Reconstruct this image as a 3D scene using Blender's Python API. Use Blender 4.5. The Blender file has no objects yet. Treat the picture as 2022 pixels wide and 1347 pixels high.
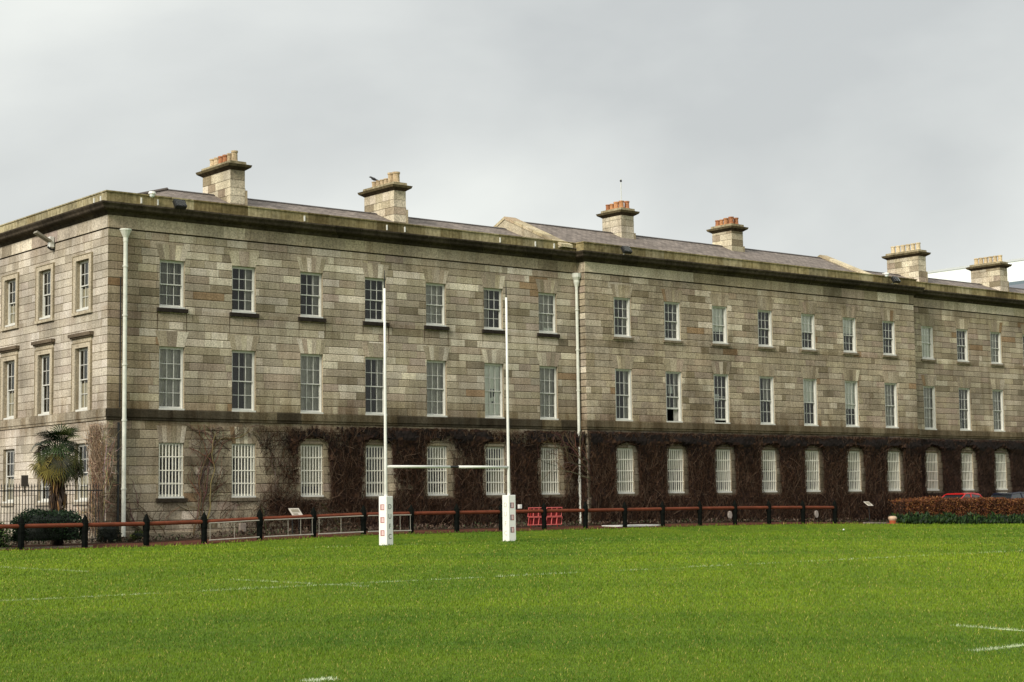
import bpy, math, random
import numpy as np
from mathutils import Vector, Matrix

# ------------------------------------------------------------------ camera, sky, sun, exposure
SC = bpy.context.scene
COL = SC.collection
CAM = Vector((-30.829, -63.5366, 1.552))
YAW, PITCH, ROLL, FOC = 0.68441, 0.09412, -0.01373, 3.3893

def setup_camera():
    f = Vector((math.sin(YAW)*math.cos(PITCH), math.cos(YAW)*math.cos(PITCH), math.sin(PITCH)))
    r0 = Vector((math.cos(YAW), -math.sin(YAW), 0)); u0 = r0.cross(f)
    r = r0*math.cos(ROLL) + u0*math.sin(ROLL)
    u = u0*math.cos(ROLL) - r0*math.sin(ROLL)
    cd = bpy.data.cameras.new('camera'); co = bpy.data.objects.new('camera', cd); COL.objects.link(co)
    m = Matrix((r, u, -f)).transposed().to_4x4(); m.translation = CAM
    co.matrix_world = m
    cd.sensor_width = 36; cd.lens = FOC*1000/2022*36; cd.clip_start = 0.5; cd.clip_end = 3000
    SC.camera = co
setup_camera()

SUN_EL, SUN_AZ = math.radians(34), math.radians(-105)     # azimuth from +y clockwise: the sun stands off the building's left end
def setup_world():
    w = bpy.data.worlds.new("World"); SC.world = w; w.use_nodes = True
    nt = w.node_tree; N = nt.nodes; L = nt.links; N.clear()
    out = N.new('ShaderNodeOutputWorld'); bg = N.new('ShaderNodeBackground')
    sky = N.new('ShaderNodeTexSky'); sky.sky_type = 'NISHITA'; sky.sun_disc = False
    sky.sun_elevation = SUN_EL; sky.sun_rotation = SUN_AZ; sky.air_density = 1.5; sky.dust_density = 3
    tc = N.new('ShaderNodeTexCoord')
    mp = N.new('ShaderNodeMapping'); mp.inputs['Scale'].default_value = (2.0, 2.0, 3.6); mp.inputs['Rotation'].default_value = (0.12, -0.16, 0.5)
    mp.inputs['Location'].default_value = (1.9, 0.7, 0.15)
    n1 = N.new('ShaderNodeTexNoise'); n1.inputs['Scale'].default_value = 1.15; n1.inputs['Detail'].default_value = 7; n1.inputs['Roughness'].default_value = 0.48; n1.inputs['Distortion'].default_value = 0.15
    cr = N.new('ShaderNodeValToRGB')
    e = cr.color_ramp.elements
    e[0].position = 0.36; e[0].color = (0.53, 0.55, 0.55, 1)
    e[1].position = 0.62; e[1].color = (0.82, 0.84, 0.80, 1)
    m_ = cr.color_ramp.elements.new(0.5); m_.color = (0.67, 0.69, 0.675, 1)
    sep = N.new('ShaderNodeSeparateXYZ')
    mr = N.new('ShaderNodeMapRange'); mr.interpolation_type = 'SMOOTHSTEP'
    for i, v in enumerate((0.34, 0.95, 1.0, 1.8)): mr.inputs[i+1].default_value = v
    hz = N.new('ShaderNodeMapRange'); hz.interpolation_type = 'SMOOTHSTEP'      # overcast thins out towards the skyline
    for i, v in enumerate((0.06, 0.20, 1.16, 1.0)): hz.inputs[i+1].default_value = v
    hm = N.new('ShaderNodeMath'); hm.operation = 'MULTIPLY'
    mul = N.new('ShaderNodeMix'); mul.data_type = 'RGBA'; mul.blend_type = 'MULTIPLY'; mul.inputs[0].default_value = 1
    # thin share of the blue daylight sky showing through the overcast
    sc = N.new('ShaderNodeMix'); sc.data_type = 'RGBA'; sc.blend_type = 'MULTIPLY'; sc.inputs[0].default_value = 1; sc.inputs[7].default_value = (0.08, 0.08, 0.08, 1)
    mx = N.new('ShaderNodeMix'); mx.data_type = 'RGBA'; mx.inputs[0].default_value = 0.92
    L.new(tc.outputs['Generated'], mp.inputs['Vector']); L.new(mp.outputs[0], n1.inputs['Vector']); L.new(n1.outputs[0], cr.inputs[0])
    L.new(tc.outputs['Generated'], sep.inputs[0]); L.new(sep.outputs[2], mr.inputs[0])
    L.new(cr.outputs[0], mul.inputs[6]); L.new(sep.outputs[2], hz.inputs[0]); L.new(mr.outputs[0], hm.inputs[0]); L.new(hz.outputs[0], hm.inputs[1]); L.new(hm.outputs[0], mul.inputs[7])
    L.new(sky.outputs[0], sc.inputs[6]); L.new(sc.outputs[2], mx.inputs[6]); L.new(mul.outputs[2], mx.inputs[7])
    L.new(mx.outputs[2], bg.inputs[0]); bg.inputs[1].default_value = 1.0
    L.new(bg.outputs[0], out.inputs[0])
setup_world()

def setup_sun():
    ld = bpy.data.lights.new('sun', 'SUN'); ld.energy = 3.3; ld.angle = math.radians(14); ld.color = (1.0, 0.93, 0.82)
    lo = bpy.data.objects.new('sun', ld); COL.objects.link(lo)
    d = Vector((math.sin(SUN_AZ)*math.cos(SUN_EL), math.cos(SUN_AZ)*math.cos(SUN_EL), math.sin(SUN_EL)))
    lo.rotation_euler = d.to_track_quat('Z', 'Y').to_euler(); lo.location = (-60, -40, 60)
setup_sun()
SC.view_settings.view_transform = 'Standard'; SC.view_settings.look = 'None'
SC.view_settings.exposure = 0.22; SC.view_settings.gamma = 1.0
SC.cycles.max_bounces = 6; SC.cycles.transparent_max_bounces = 12
SC.cycles.filter_width = 1.5

# ------------------------------------------------------------------ helpers
class MB:
    def __init__(s): s.v = []; s.f = []; s.c = []
    def quad(s, a, b, c, d, col=(1, 1, 1)):
        n = len(s.v); s.v += [a, b, c, d]; s.f.append((n, n+1, n+2, n+3)); s.c.append(col)
    def poly(s, pts, col=(1, 1, 1)):
        n = len(s.v); s.v += list(pts); s.f.append(tuple(range(n, n+len(pts)))); s.c.append(col)
    def box(s, x0, x1, y0, y1, z0, z1, col=(1, 1, 1), M=None):
        P = [(x0,y0,z0),(x1,y0,z0),(x1,y1,z0),(x0,y1,z0),(x0,y0,z1),(x1,y0,z1),(x1,y1,z1),(x0,y1,z1)]
        if M is not None: P = [tuple(M @ Vector(p)) for p in P]
        n = len(s.v); s.v += P
        for f in ((0,3,2,1),(4,5,6,7),(0,1,5,4),(1,2,6,5),(2,3,7,6),(3,0,4,7)):
            s.f.append(tuple(n+i for i in f)); s.c.append(col)
    def prism(s, pts, z0, z1, col=(1, 1, 1)):
        n = len(s.v); k = len(pts)
        s.v += [(x, y, z0) for x, y in pts] + [(x, y, z1) for x, y in pts]
        s.f.append(tuple(n+i for i in reversed(range(k)))); s.f.append(tuple(n+k+i for i in range(k))); s.c += [col, col]
        for i in range(k):
            j = (i+1) % k; s.f.append((n+i, n+j, n+k+j, n+k+i)); s.c.append(col)
    def tube(s, pts, r0, r1=None, n=6, col=(1, 1, 1), cap=True):
        if r1 is None: r1 = r0
        base = len(s.v); K = len(pts); pts = [Vector(p) for p in pts]
        for i, p in enumerate(pts):
            t = (pts[min(i+1, K-1)] - pts[max(i-1, 0)])
            t = t.normalized() if t.length > 1e-9 else Vector((0, 0, 1))
            a = t.cross(Vector((0.13, 0.2, 1)) if abs(t.z) < .9 else Vector((1, .1, 0))).normalized(); b = t.cross(a)
            r = r0 + (r1-r0)*i/max(K-1, 1)
            for k in range(n):
                an = 2*math.pi*k/n; q = p + a*(r*math.cos(an)) + b*(r*math.sin(an)); s.v.append((q.x, q.y, q.z))
        for i in range(K-1):
            for k in range(n):
                k2 = (k+1) % n
                s.f.append((base+i*n+k, base+i*n+k2, base+(i+1)*n+k2, base+(i+1)*n+k)); s.c.append(col)
        if cap:
            s.f.append(tuple(base+k for k in reversed(range(n)))); s.f.append(tuple(base+(K-1)*n+k for k in range(n))); s.c += [col, col]
    def lathe(s, prof, cx=0, cy=0, n=12, col=(1, 1, 1)):
        base = len(s.v)
        for r, z in prof:
            for k in range(n):
                a = 2*math.pi*k/n; s.v.append((cx+r*math.cos(a), cy+r*math.sin(a), z))
        for i in range(len(prof)-1):
            for k in range(n):
                k2 = (k+1) % n; s.f.append((base+i*n+k, base+i*n+k2, base+(i+1)*n+k2, base+(i+1)*n+k)); s.c.append(col)
        s.f.append(tuple(base+k for k in reversed(range(n)))); s.f.append(tuple(base+(len(prof)-1)*n+k for k in range(n))); s.c += [col, col]
    def mesh(s, name, mat, smooth=False):
        me = bpy.data.meshes.new(name); me.from_pydata(s.v, [], s.f)
        at = me.color_attributes.new('Col', 'FLOAT_COLOR', 'CORNER')
        arr = np.ones((len(me.loops), 4), np.float32)
        cnt = np.array([len(f) for f in s.f]); cc = np.array([tuple(c)[:3] for c in s.c], np.float32)
        arr[:, :3] = np.repeat(cc, cnt, axis=0); at.data.foreach_set('color', arr.ravel())
        me.materials.append(mat)
        if smooth: me.polygons.foreach_set('use_smooth', [True]*len(me.polygons))
        me.update(); return me
    def build(s, name, mat, parent=None, smooth=False, bevel=0):
        return place(name, s.mesh(name, mat, smooth), parent, bevel)

def place(name, me, parent=None, bevel=0):
    o = bpy.data.objects.new(name, me); COL.objects.link(o)
    if parent is not None: o.parent = parent
    if bevel:
        b = o.modifiers.new('bevel', 'BEVEL'); b.width = bevel; b.segments = 2; b.limit_method = 'ANGLE'
    return o
def empty(name, loc=(0, 0, 0), rz=0):
    o = bpy.data.objects.new(name, None); COL.objects.link(o); o.location = loc; o.rotation_euler = (0, 0, rz); o.empty_display_size = .3
    return o
def tag(o, label=None, cat=None, group=None, kind=None):
    if label: o['label'] = label
    if cat: o['category'] = cat
    if group: o['group'] = group
    if kind: o['kind'] = kind
    return o
def copy_tree(o, parent=None):
    c = o.copy(); COL.objects.link(c); c.parent = parent
    for ch in list(o.children): copy_tree(ch, c)
    return c
def np_mesh(name, V, F, C, mat, parent=None):
    me = bpy.data.meshes.new(name); V = np.asarray(V, np.float32); F = np.asarray(F, np.int32)
    k = F.shape[1]
    me.vertices.add(len(V)); me.vertices.foreach_set('co', V.ravel())
    me.loops.add(F.size); me.loops.foreach_set('vertex_index', F.ravel())
    me.polygons.add(len(F)); me.polygons.foreach_set('loop_start', np.arange(len(F), dtype=np.int32)*k)
    try: me.polygons.foreach_set('loop_total', np.full(len(F), k, np.int32))
    except Exception: pass
    me.update(calc_edges=True)
    at = me.color_attributes.new('Col', 'FLOAT_COLOR', 'POINT')
    a = np.ones((len(V), 4), np.float32); a[:, :3] = C; at.data.foreach_set('color', a.ravel())
    me.materials.append(mat)
    return place(name, me, parent)

# ------------------------------------------------------------------ materials
def mat(name, col=(.5, .5, .5), rough=.8, noise=0.0, nscale=8, attr=False, bump=0.0, bscale=40, spec=.3, metal=0.0, extra=None, coat=0):
    m = bpy.data.materials.new(name); m.use_nodes = True
    nt = m.node_tree; N = nt.nodes; L = nt.links; b = N['Principled BSDF']
    b.inputs['Roughness'].default_value = rough; b.inputs['Metallic'].default_value = metal
    b.inputs['Specular IOR Level'].default_value = spec
    if coat: b.inputs['Coat Weight'].default_value = coat
    tc = N.new('ShaderNodeTexCoord')
    if attr:
        a = N.new('ShaderNodeAttribute'); a.attribute_name = 'Col'; src = a.outputs[0]
    else:
        rgb = N.new('ShaderNodeRGB'); rgb.outputs[0].default_value = (*col, 1); src = rgb.outputs[0]
    if noise:
        n = N.new('ShaderNodeTexNoise'); n.inputs['Scale'].default_value = nscale; n.inputs['Detail'].default_value = 6; n.inputs['Roughness'].default_value = .6
        L.new(tc.outputs['Object'], n.inputs['Vector'])
        mr = N.new('ShaderNodeMapRange'); L.new(n.outputs[0], mr.inputs[0])
        for i, v in enumerate((.3, .7, 1-noise, 1+noise)): mr.inputs[i+1].default_value = v
        mx = N.new('ShaderNodeMix'); mx.data_type = 'RGBA'; mx.blend_type = 'MULTIPLY'; mx.inputs[0].default_value = 1
        L.new(src, mx.inputs[6]); L.new(mr.outputs[0], mx.inputs[7]); src = mx.outputs[2]
    if extra: src = extra(nt, tc, src)
    L.new(src, b.inputs['Base Color'])
    if bump:
        n2 = N.new('ShaderNodeTexNoise'); n2.inputs['Scale'].default_value = bscale; n2.inputs['Detail'].default_value = 5
        L.new(tc.outputs['Object'], n2.inputs['Vector'])
        bp = N.new('ShaderNodeBump'); bp.inputs['Strength'].default_value = bump; bp.inputs['Distance'].default_value = .03
        L.new(n2.outputs[0], bp.inputs['Height']); L.new(bp.outputs[0], b.inputs['Normal'])
    return m

def streaks(strength, tint, sx=3.0, sz=.35, lo=.45, hi=.72):
    """rain streaks and soot: vertically drawn-out noise that darkens the stone"""
    def ex(nt, tc, src):
        N = nt.nodes; L = nt.links
        mp = N.new('ShaderNodeMapping'); mp.inputs['Scale'].default_value = (sx, sx, sz)
        n = N.new('ShaderNodeTexNoise'); n.inputs['Scale'].default_value = 1; n.inputs['Detail'].default_value = 8; n.inputs['Roughness'].default_value = .65
        L.new(tc.outputs['Object'], mp.inputs[0]); L.new(mp.outputs[0], n.inputs['Vector'])
        mr = N.new('ShaderNodeMapRange'); L.new(n.outputs[0], mr.inputs[0])
        for i, v in enumerate((lo, hi, 0, strength)): mr.inputs[i+1].default_value = v
        mx = N.new('ShaderNodeMix'); mx.data_type = 'RGBA'; mx.blend_type = 'MULTIPLY'
        L.new(mr.outputs[0], mx.inputs[0]); L.new(src, mx.inputs[6]); mx.inputs[7].default_value = (*tint, 1)
        # a few blotches of lichen and pale wash
        n3 = N.new('ShaderNodeTexNoise'); n3.inputs['Scale'].default_value = .45; n3.inputs['Detail'].default_value = 4
        L.new(tc.outputs['Object'], n3.inputs['Vector'])
        mr3 = N.new('ShaderNodeMapRange'); L.new(n3.outputs[0], mr3.inputs[0])
        for i, v in enumerate((.32, .68, .72, 1.22)): mr3.inputs[i+1].default_value = v
        m3 = N.new('ShaderNodeMix'); m3.data_type = 'RGBA'; m3.blend_type = 'MULTIPLY'; m3.inputs[0].default_value = 1
        L.new(mx.outputs[2], m3.inputs[6]); L.new(mr3.outputs[0], m3.inputs[7])
        # soot and damp: ragged runs hanging from the cornice and spreading round the string course
        sp = N.new('ShaderNodeSeparateXYZ'); L.new(tc.outputs['Object'], sp.inputs[0])
        out = m3.outputs[2]
        for zlo, zhi, s_, tx in ((6.9, 5.4, .85, (.50, .42, .32)), (4.2, 5.1, .8, (.50, .42, .33)), (11.3, 12.9, .55, (.62, .56, .46)), (9.0, 9.7, .5, (.6, .52, .42))):
            b_ = N.new('ShaderNodeMapRange'); L.new(sp.outputs[2], b_.inputs[0]); b_.interpolation_type = 'SMOOTHSTEP'
            for i, v in enumerate((zlo, zhi, 0, 1)): b_.inputs[i+1].default_value = v
            mp2 = N.new('ShaderNodeMapping'); mp2.inputs['Scale'].default_value = (1.7, 1.7, .28); mp2.inputs['Location'].default_value = (zlo, 3*s_, zhi)
            nn = N.new('ShaderNodeTexNoise'); nn.inputs['Scale'].default_value = 1; nn.inputs['Detail'].default_value = 7; nn.inputs['Roughness'].default_value = .7
            L.new(tc.outputs['Object'], mp2.inputs[0]); L.new(mp2.outputs[0], nn.inputs['Vector'])
            r_ = N.new('ShaderNodeMapRange'); L.new(nn.outputs[0], r_.inputs[0])
            for i, v in enumerate((.40, .62, 0, s_)): r_.inputs[i+1].default_value = v
            mm = N.new('ShaderNodeMath'); mm.operation = 'MULTIPLY'; L.new(b_.outputs[0], mm.inputs[0]); L.new(r_.outputs[0], mm.inputs[1])
            if zlo in (6.9, 9.0, 11.3, 4.2):
                up = N.new('ShaderNodeMath'); up.operation = 'LESS_THAN' if zhi > zlo else 'GREATER_THAN'; L.new(sp.outputs[2], up.inputs[0]); up.inputs[1].default_value = zhi+(.02 if zhi > zlo else -.3)
                m4 = N.new('ShaderNodeMath'); m4.operation = 'MULTIPLY'; L.new(mm.outputs[0], m4.inputs[0]); L.new(up.outputs[0], m4.inputs[1]); mm = m4
            x_ = N.new('ShaderNodeMix'); x_.data_type = 'RGBA'; x_.blend_type = 'MULTIPLY'; L.new(mm.outputs[0], x_.inputs[0]); L.new(out, x_.inputs[6]); x_.inputs[7].default_value = (*tx, 1); out = x_.outputs[2]
        return out
    return ex
M = {}
M['stone'] = mat('granite_ashlar', attr=True, noise=.42, nscale=15, rough=.92, bump=.35, bscale=30, spec=.15, extra=streaks(.6, (.52, .46, .38)))
M['crust'] = mat('blackened_stone', attr=True, noise=.45, nscale=5, rough=.95, bump=.4, bscale=14, spec=.1, extra=streaks(.7, (.5, .45, .38), 5, .6))
M['moss'] = mat('mossy_parapet_stone', attr=True, noise=.35, nscale=6, rough=.95, bump=.4, bscale=18, spec=.1, extra=streaks(.75, (.42, .38, .26), 6, .5, .38, .66))
M['white'] = mat('white_paint', (.70, .70, .655), .45, noise=.06, nscale=3, spec=.4)
M['frame'] = mat('weathered_window_paint', (.56, .555, .51), .5, noise=.10, nscale=3, spec=.35)
M['barw'] = mat('cream_bar_paint', (.78, .75, .64), .5, noise=.08, nscale=3, spec=.35)
M['cream'] = mat('cream_paint', (.66, .63, .52), .5, noise=.08, nscale=3, spec=.35)
M['pipe'] = mat('grey_green_pipe_paint', (.60, .61, .54), .5, noise=.14, nscale=4, spec=.35)
M['black'] = mat('black_iron', (.012, .013, .013), .5, noise=.3, nscale=9, spec=.35)
M['fence'] = mat('black_painted_timber', (.005, .006, .005), .9, noise=.4, nscale=7, spec=.03)
M['rail'] = mat('orange_brown_rail', (.130, .032, .013), .85, noise=.25, nscale=3, spec=.25)
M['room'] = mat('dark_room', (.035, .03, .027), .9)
M['slate'] = None
M['vine'] = mat('bare_creeper_twigs', attr=True, rough=.9, spec=.1)
M['leaf'] = mat('leaf', attr=True, rough=.6, spec=.25)
M['grass'] = mat('turf_blades', attr=True, rough=.65, spec=.2)
M['net'] = mat('net_curtain', (.45, .43, .39), .9, noise=.25, nscale=4)
M['blind'] = mat('cream_blind', (.42, .39, .29), .8, noise=.05, nscale=2)
M['paper'] = mat('pale_green_blind', (.88, .89, .84), .8, noise=.05, nscale=2)
M['paleblue'] = mat('white_render', (.80, .83, .84), .6, noise=.05, nscale=.3)

def glass_mat():
    m = bpy.data.materials.new('window_glass'); m.use_nodes = True
    nt = m.node_tree; N = nt.nodes; L = nt.links; N.clear()
    o = N.new('ShaderNodeOutputMaterial'); mx = N.new('ShaderNodeMixShader'); t = N.new('ShaderNodeBsdfTransparent'); g = N.new('ShaderNodeBsdfGlossy')
    g.inputs['Roughness'].default_value = .03; g.inputs[0].default_value = (.85, .85, .80, 1); t.inputs[0].default_value = (.94, .94, .92, 1)
    f = N.new('ShaderNodeFresnel'); f.inputs['IOR'].default_value = 1.5
    ad = N.new('ShaderNodeMath'); ad.operation = 'MULTIPLY_ADD'; ad.inputs[1].default_value = 1.1; ad.inputs[2].default_value = .0
    tc = N.new('ShaderNodeTexCoord'); n = N.new('ShaderNodeTexNoise'); n.inputs['Scale'].default_value = 1.6
    bp = N.new('ShaderNodeBump'); bp.inputs['Strength'].default_value = .12; bp.inputs['Distance'].default_value = .05
    L.new(tc.outputs['Object'], n.inputs['Vector']); L.new(n.outputs[0], bp.inputs['Height']); L.new(bp.outputs[0], g.inputs['Normal'])
    L.new(f.outputs[0], ad.inputs[0]); L.new(ad.outputs[0], mx.inputs[0]); L.new(t.outputs[0], mx.inputs[1]); L.new(g.outputs[0], mx.inputs[2]); L.new(mx.outputs[0], o.inputs[0])
    return m
M['glass'] = glass_mat()

def slate_mat():
    def ex(nt, tc, src):
        N = nt.nodes; L = nt.links
        mp = N.new('ShaderNodeMapping'); mp.inputs['Scale'].default_value = (1, 1.05, 1)
        br = N.new('ShaderNodeTexBrick'); br.inputs['Scale'].default_value = 1; br.inputs['Brick Width'].default_value = .34; br.inputs['Row Height'].default_value = .2
        br.inputs['Mortar Size'].default_value = .012; br.inputs['Color1'].default_value = (.215, .180, .155, 1); br.inputs['Color2'].default_value = (.150, .126, .108, 1); br.inputs['Mortar'].default_value = (.06, .05, .045, 1)
        L.new(tc.outputs['Object'], mp.inputs[0]); L.new(mp.outputs[0], br.inputs['Vector'])
        mx = N.new('ShaderNodeMix'); mx.data_type = 'RGBA'; mx.blend_type = 'MULTIPLY'; mx.inputs[0].default_value = 1
        L.new(br.outputs[0], mx.inputs[6]); L.new(src, mx.inputs[7]); return mx.outputs[2]
    return mat('purple_brown_slate', (1, 1, 1), .85, noise=.35, nscale=2.2, spec=.2, bump=.3, bscale=9, extra=ex)
M['slate'] = slate_mat()

# ------------------------------------------------------------------ ground
FZ_X = [-60, 1, 2.2, 4.7, 7.2, 9.7, 30, 34, 37, 40, 45, 50, 56, 62, 140]
FZ_Z = [.12, .12, .15, .23, .28, .33, .33, .31, .28, .24, .12, .0, -.13, -.18, -.2]
def sst(t): t = np.clip(t, 0, 1); return t*t*(3-2*t)
def gh(x, y):
    """height of the ground: flat pitch, a low bank up to the fence"""
    fz = np.interp(x, FZ_X, FZ_Z)
    a = fz*sst((np.asarray(y)+7.6)/3.4)
    return a + sst((np.asarray(y)+4.2)/3)*.08
def wav(x, y, s, k=0):
    return (np.sin(x*s+1.3+k)*np.cos(y*s*1.17+.4*k) + .6*np.sin(x*s*2.3+y*s*1.9+2.1+k) + .4*np.cos(x*s*4.7-y*s*4.1+k*2) + .3*np.sin(x*s*9.1+y*s*7.7))/2.3

def lawn_mat():
    def ex(nt, tc, src):
        N = nt.nodes; L = nt.links
        def lay(scale, c0, c1, lo, hi, fac, src):
            n = N.new('ShaderNodeTexNoise'); n.inputs['Scale'].default_value = scale; n.inputs['Detail'].default_value = 8; n.inputs['Roughness'].default_value = .7
            L.new(tc.outputs['Object'], n.inputs['Vector'])
            cr = N.new('ShaderNodeValToRGB'); cr.color_ramp.elements[0].position = lo; cr.color_ramp.elements[1].position = hi
            cr.color_ramp.elements[0].color = (*c0, 1); cr.color_ramp.elements[1].color = (*c1, 1)
            mx = N.new('ShaderNodeMix'); mx.data_type = 'RGBA'; mx.blend_type = 'MULTIPLY'; mx.inputs[0].default_value = fac
            L.new(n.outputs[0], cr.inputs[0]); L.new(src, mx.inputs[6]); L.new(cr.outputs[0], mx.inputs[7]); return mx.outputs[2]
        s = lay(.22, (.72, .85, .8), (1.25, 1.1, 1.0), .35, .65, 1, src)
        s = lay(2.4, (.7, .78, .7), (1.25, 1.15, 1.1), .35, .65, 1, s)
        s = lay(28, (.45, .55, .5), (1.5, 1.35, 1.2), .3, .7, 1, s)
        return s
    return mat('lawn_turf', (.088, .150, .006), .8, spec=.15, bump=1.0, bscale=60, extra=ex)
M['lawn'] = lawn_mat()
M['track'] = mat('red_brown_cinder_path', (.085, .033, .020), .95, noise=.45, nscale=3, bump=.6, bscale=20, spec=.1)
M['soil'] = mat('dark_bed_soil', (.045, .028, .018), .95, noise=.5, nscale=4, bump=.8, bscale=12, spec=.1)

def grid_sheet(name, xs, ys, mt, off=0.0, kind='structure', wob=0.0):
    xs = np.array(xs, float); ys = np.array(ys, float); X, Y = np.meshgrid(xs, ys, indexing='ij')
    if wob:
        Y = Y.copy(); Y[:, 0] += wob*np.sin(X[:, 0]*2.1)*np.cos(X[:, 0]*.77)
    Z = gh(X, Y)+off; nx, ny = X.shape
    V = np.stack([X, Y, Z], -1).reshape(-1, 3)
    i, j = np.meshgrid(np.arange(nx-1), np.arange(ny-1), indexing='ij'); a = (i*ny+j).ravel()
    F = np.stack([a, a+ny, a+ny+1, a+1], -1)
    o = np_mesh(name, V, F, np.ones((len(V), 3)), mt); tag(o, kind=kind)
    o.data.polygons.foreach_set('use_smooth', [True]*len(F)); return o
EDGE = -4.45
grid_sheet('lawn', np.concatenate([np.linspace(-90, -10, 17), np.linspace(-8, 62, 71), np.linspace(66, 130, 9)]), np.concatenate([np.linspace(-100, -8, 24), np.linspace(-7.6, EDGE, 9)]), M['lawn'])
grid_sheet('path', np.linspace(-8, 75, 240), [-4.62, -4.2, -3.4, -2.8, -2.2, -1.6], M['track'], .012, wob=.12)
grid_sheet('bed', np.linspace(-8, 75, 90), [-1.9, -1.6, -1, -.5, 0, .3], M['soil'], .022)
def far_ground():
    mb = MB(); z = -.32
    mb.quad((-900, -900, z), (900, -900, z), (900, 1500, z), (-900, 1500, z)); tag(mb.build('ground', M['lawn']), kind='structure')
    mb = MB(); mb.quad((-90, EDGE, .1), (-8, EDGE, .1), (-8, 60, .16), (-90, 60, .16)); mb.quad((-8, -1.7, .19), (0, -1.7, .19), (0, 60, .2), (-8, 60, .2))
    tag(mb.build('yard', M['soil']), kind='structure')
far_ground()

LX, LY = -12.15, -34.8
def line_amount(x, y):
    """where lime paint still lies on the turf"""
    q = np.zeros_like(x)
    def add(m, s): 
        nonlocal q; q = np.maximum(q, m*s)
    w = .10
    wear = .5+.5*np.sin(x*1.9+np.sin(x*.7)*3)
    add((abs(y-LY-.012*x) < w*.75)*(wear > .12), .5)
    weary = .5+.5*np.sin(y*1.7+np.sin(y*.9)*2)
    add((abs(x-LX) < w*.8)*(y < -31)*(y > -37.4)*(weary > .2), .34); add((abs(x+12.0) < w)*(y < -17.4)*(y > -23.8), .3)
    add((abs(x+13.5+(y+51)*-.15) < .085)*(y < -50.6)*(y > -56), .55)
    add((abs(y+52.85) < .085)*(x > -16.2)*(x < -9), .55)
    add((abs(y+50.4) < .10)*(x > -22.55)*(x < -22.2), .9)
    add((abs(y+9.6-.03*x) < .07)*(wear > .75)*(x > 2)*(x < 18), .35)
    return q
def make_grass():
    rng = np.random.default_rng(5); n = 1050000
    # area density falls with distance from the touchline where one stands, as far turf needs fewer, larger tufts
    u = rng.random(n); p = -.42; r0, r1 = 12.5, 128.0
    r = (r0**p+u*(r1**p-r0**p))**(1/p); az = YAW+(rng.random(n)-.5)*math.radians(50)
    x = CAM.x+np.sin(az)*r; y = CAM.y+np.cos(az)*r
    k = (y < EDGE+.02+.05*np.sin(x*3)) & (x > -40); x, y, r = x[k], y[k], r[k]; n = len(x)
    z = gh(x, y)
    s = np.clip(r/16, .8, 5)
    hgt = (.014+.018*rng.random(n))*s**.55*(1+.35*wav(x, y, .9)); wd = .0033*s**1.0*(.7+.7*rng.random(n))
    hgt = hgt*np.where(y > EDGE-.22, 1.9, 1)*np.where((np.hypot(x-7.33, y+8.95) < .5) | (np.hypot(x-13.58, y+8.77) < .5), 1.8, 1)
    an = rng.random(n)*math.pi*2; ln = .6*hgt; la = rng.random(n)*math.pi*2
    V = np.empty((n, 3, 3), np.float32)
    V[:, 0] = np.stack([x-np.cos(an)*wd, y-np.sin(an)*wd, z-.004], -1)
    V[:, 1] = np.stack([x+np.cos(an)*wd, y+np.sin(an)*wd, z-.004], -1)
    V[:, 2] = np.stack([x+np.cos(la)*ln, y+np.sin(la)*ln, z+hgt], -1)
    t = np.clip(.50+.34*wav(x, y, .05, 2)+.32*wav(x, y, .13, 1)+.20*wav(x, y, .47, 3)+.14*wav(x, y, 1.9, 2)+.14*wav(x, y, 6.1, 4)+.22*(rng.random(n)-.5), 0, 1)[:, None]
    C = np.array([.046, .110, .006])*(1-t)+np.array([.180, .258, .007])*t
    C *= (.85+.30*rng.random(n))[:, None]
    dead = rng.random(n) < .05; C[dead] = np.array([.34, .29, .07])*(.6+.6*rng.random(dead.sum()))[:, None]
    la_ = line_amount(x, y)*(rng.random(n) < .85); C = C*(1-la_[:, None])+np.array([.62, .68, .50])*la_[:, None]
    o = np_mesh('grass', V.reshape(-1, 3), np.arange(n*3).reshape(-1, 3), np.repeat(C, 3, 0), M['grass'])
    tag(o, 'short bright green mown turf of the playing field', 'grass', kind='stuff')
make_grass()
def pitch_lines():
    mt = mat('worn_lime_paint', (.34, .42, .20), .9, noise=.4, nscale=9)
    mb = MB()
    def strip(a, b, w):
        a = Vector(a); b = Vector(b); n = max(1, int((b-a).length/.6)); d = (b-a).normalized(); s = Vector((-d.y, d.x, 0))*w
        for i in range(n):
            p = a.lerp(b, i/n); q = a.lerp(b, (i+1)/n)
            if random.random() < .3: continue
            mb.quad(*[tuple(v+Vector((0, 0, .005))) for v in (p-s, q-s, q+s, p+s)])
    random.seed(3)
    strip((-13.5, -50.6, 0), (-14.2, -56, 0), .05); strip((-16.2, -52.85, 0), (-9, -52.85, 0), .05); strip((-22.5, -50.4, 0), (-22.25, -50.4, 0), .05)
    strip((-22, LY-.26, 0), (14, LY+.17, 0), .02)
    tag(mb.build('pitch_lines', mt), kind='structure')
pitch_lines()

# ------------------------------------------------------------------ the building
Z1B, Z1T, Z2B, Z2T, Z3B, Z3T, ZF, ZW = 1.94, 4.21, 5.576, 8.17, 9.76, 11.77, 12.86, 13.42
XB, XE, XEND, PB, PC = 25.22, 51.13, 74.0, -.58, .06
DEP = 14.4
WW = 1.15
B = empty('stone_building')
tag(B, 'long three storey grey brown stone building with barred ground floor windows and tall chimneys', 'building')

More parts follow.
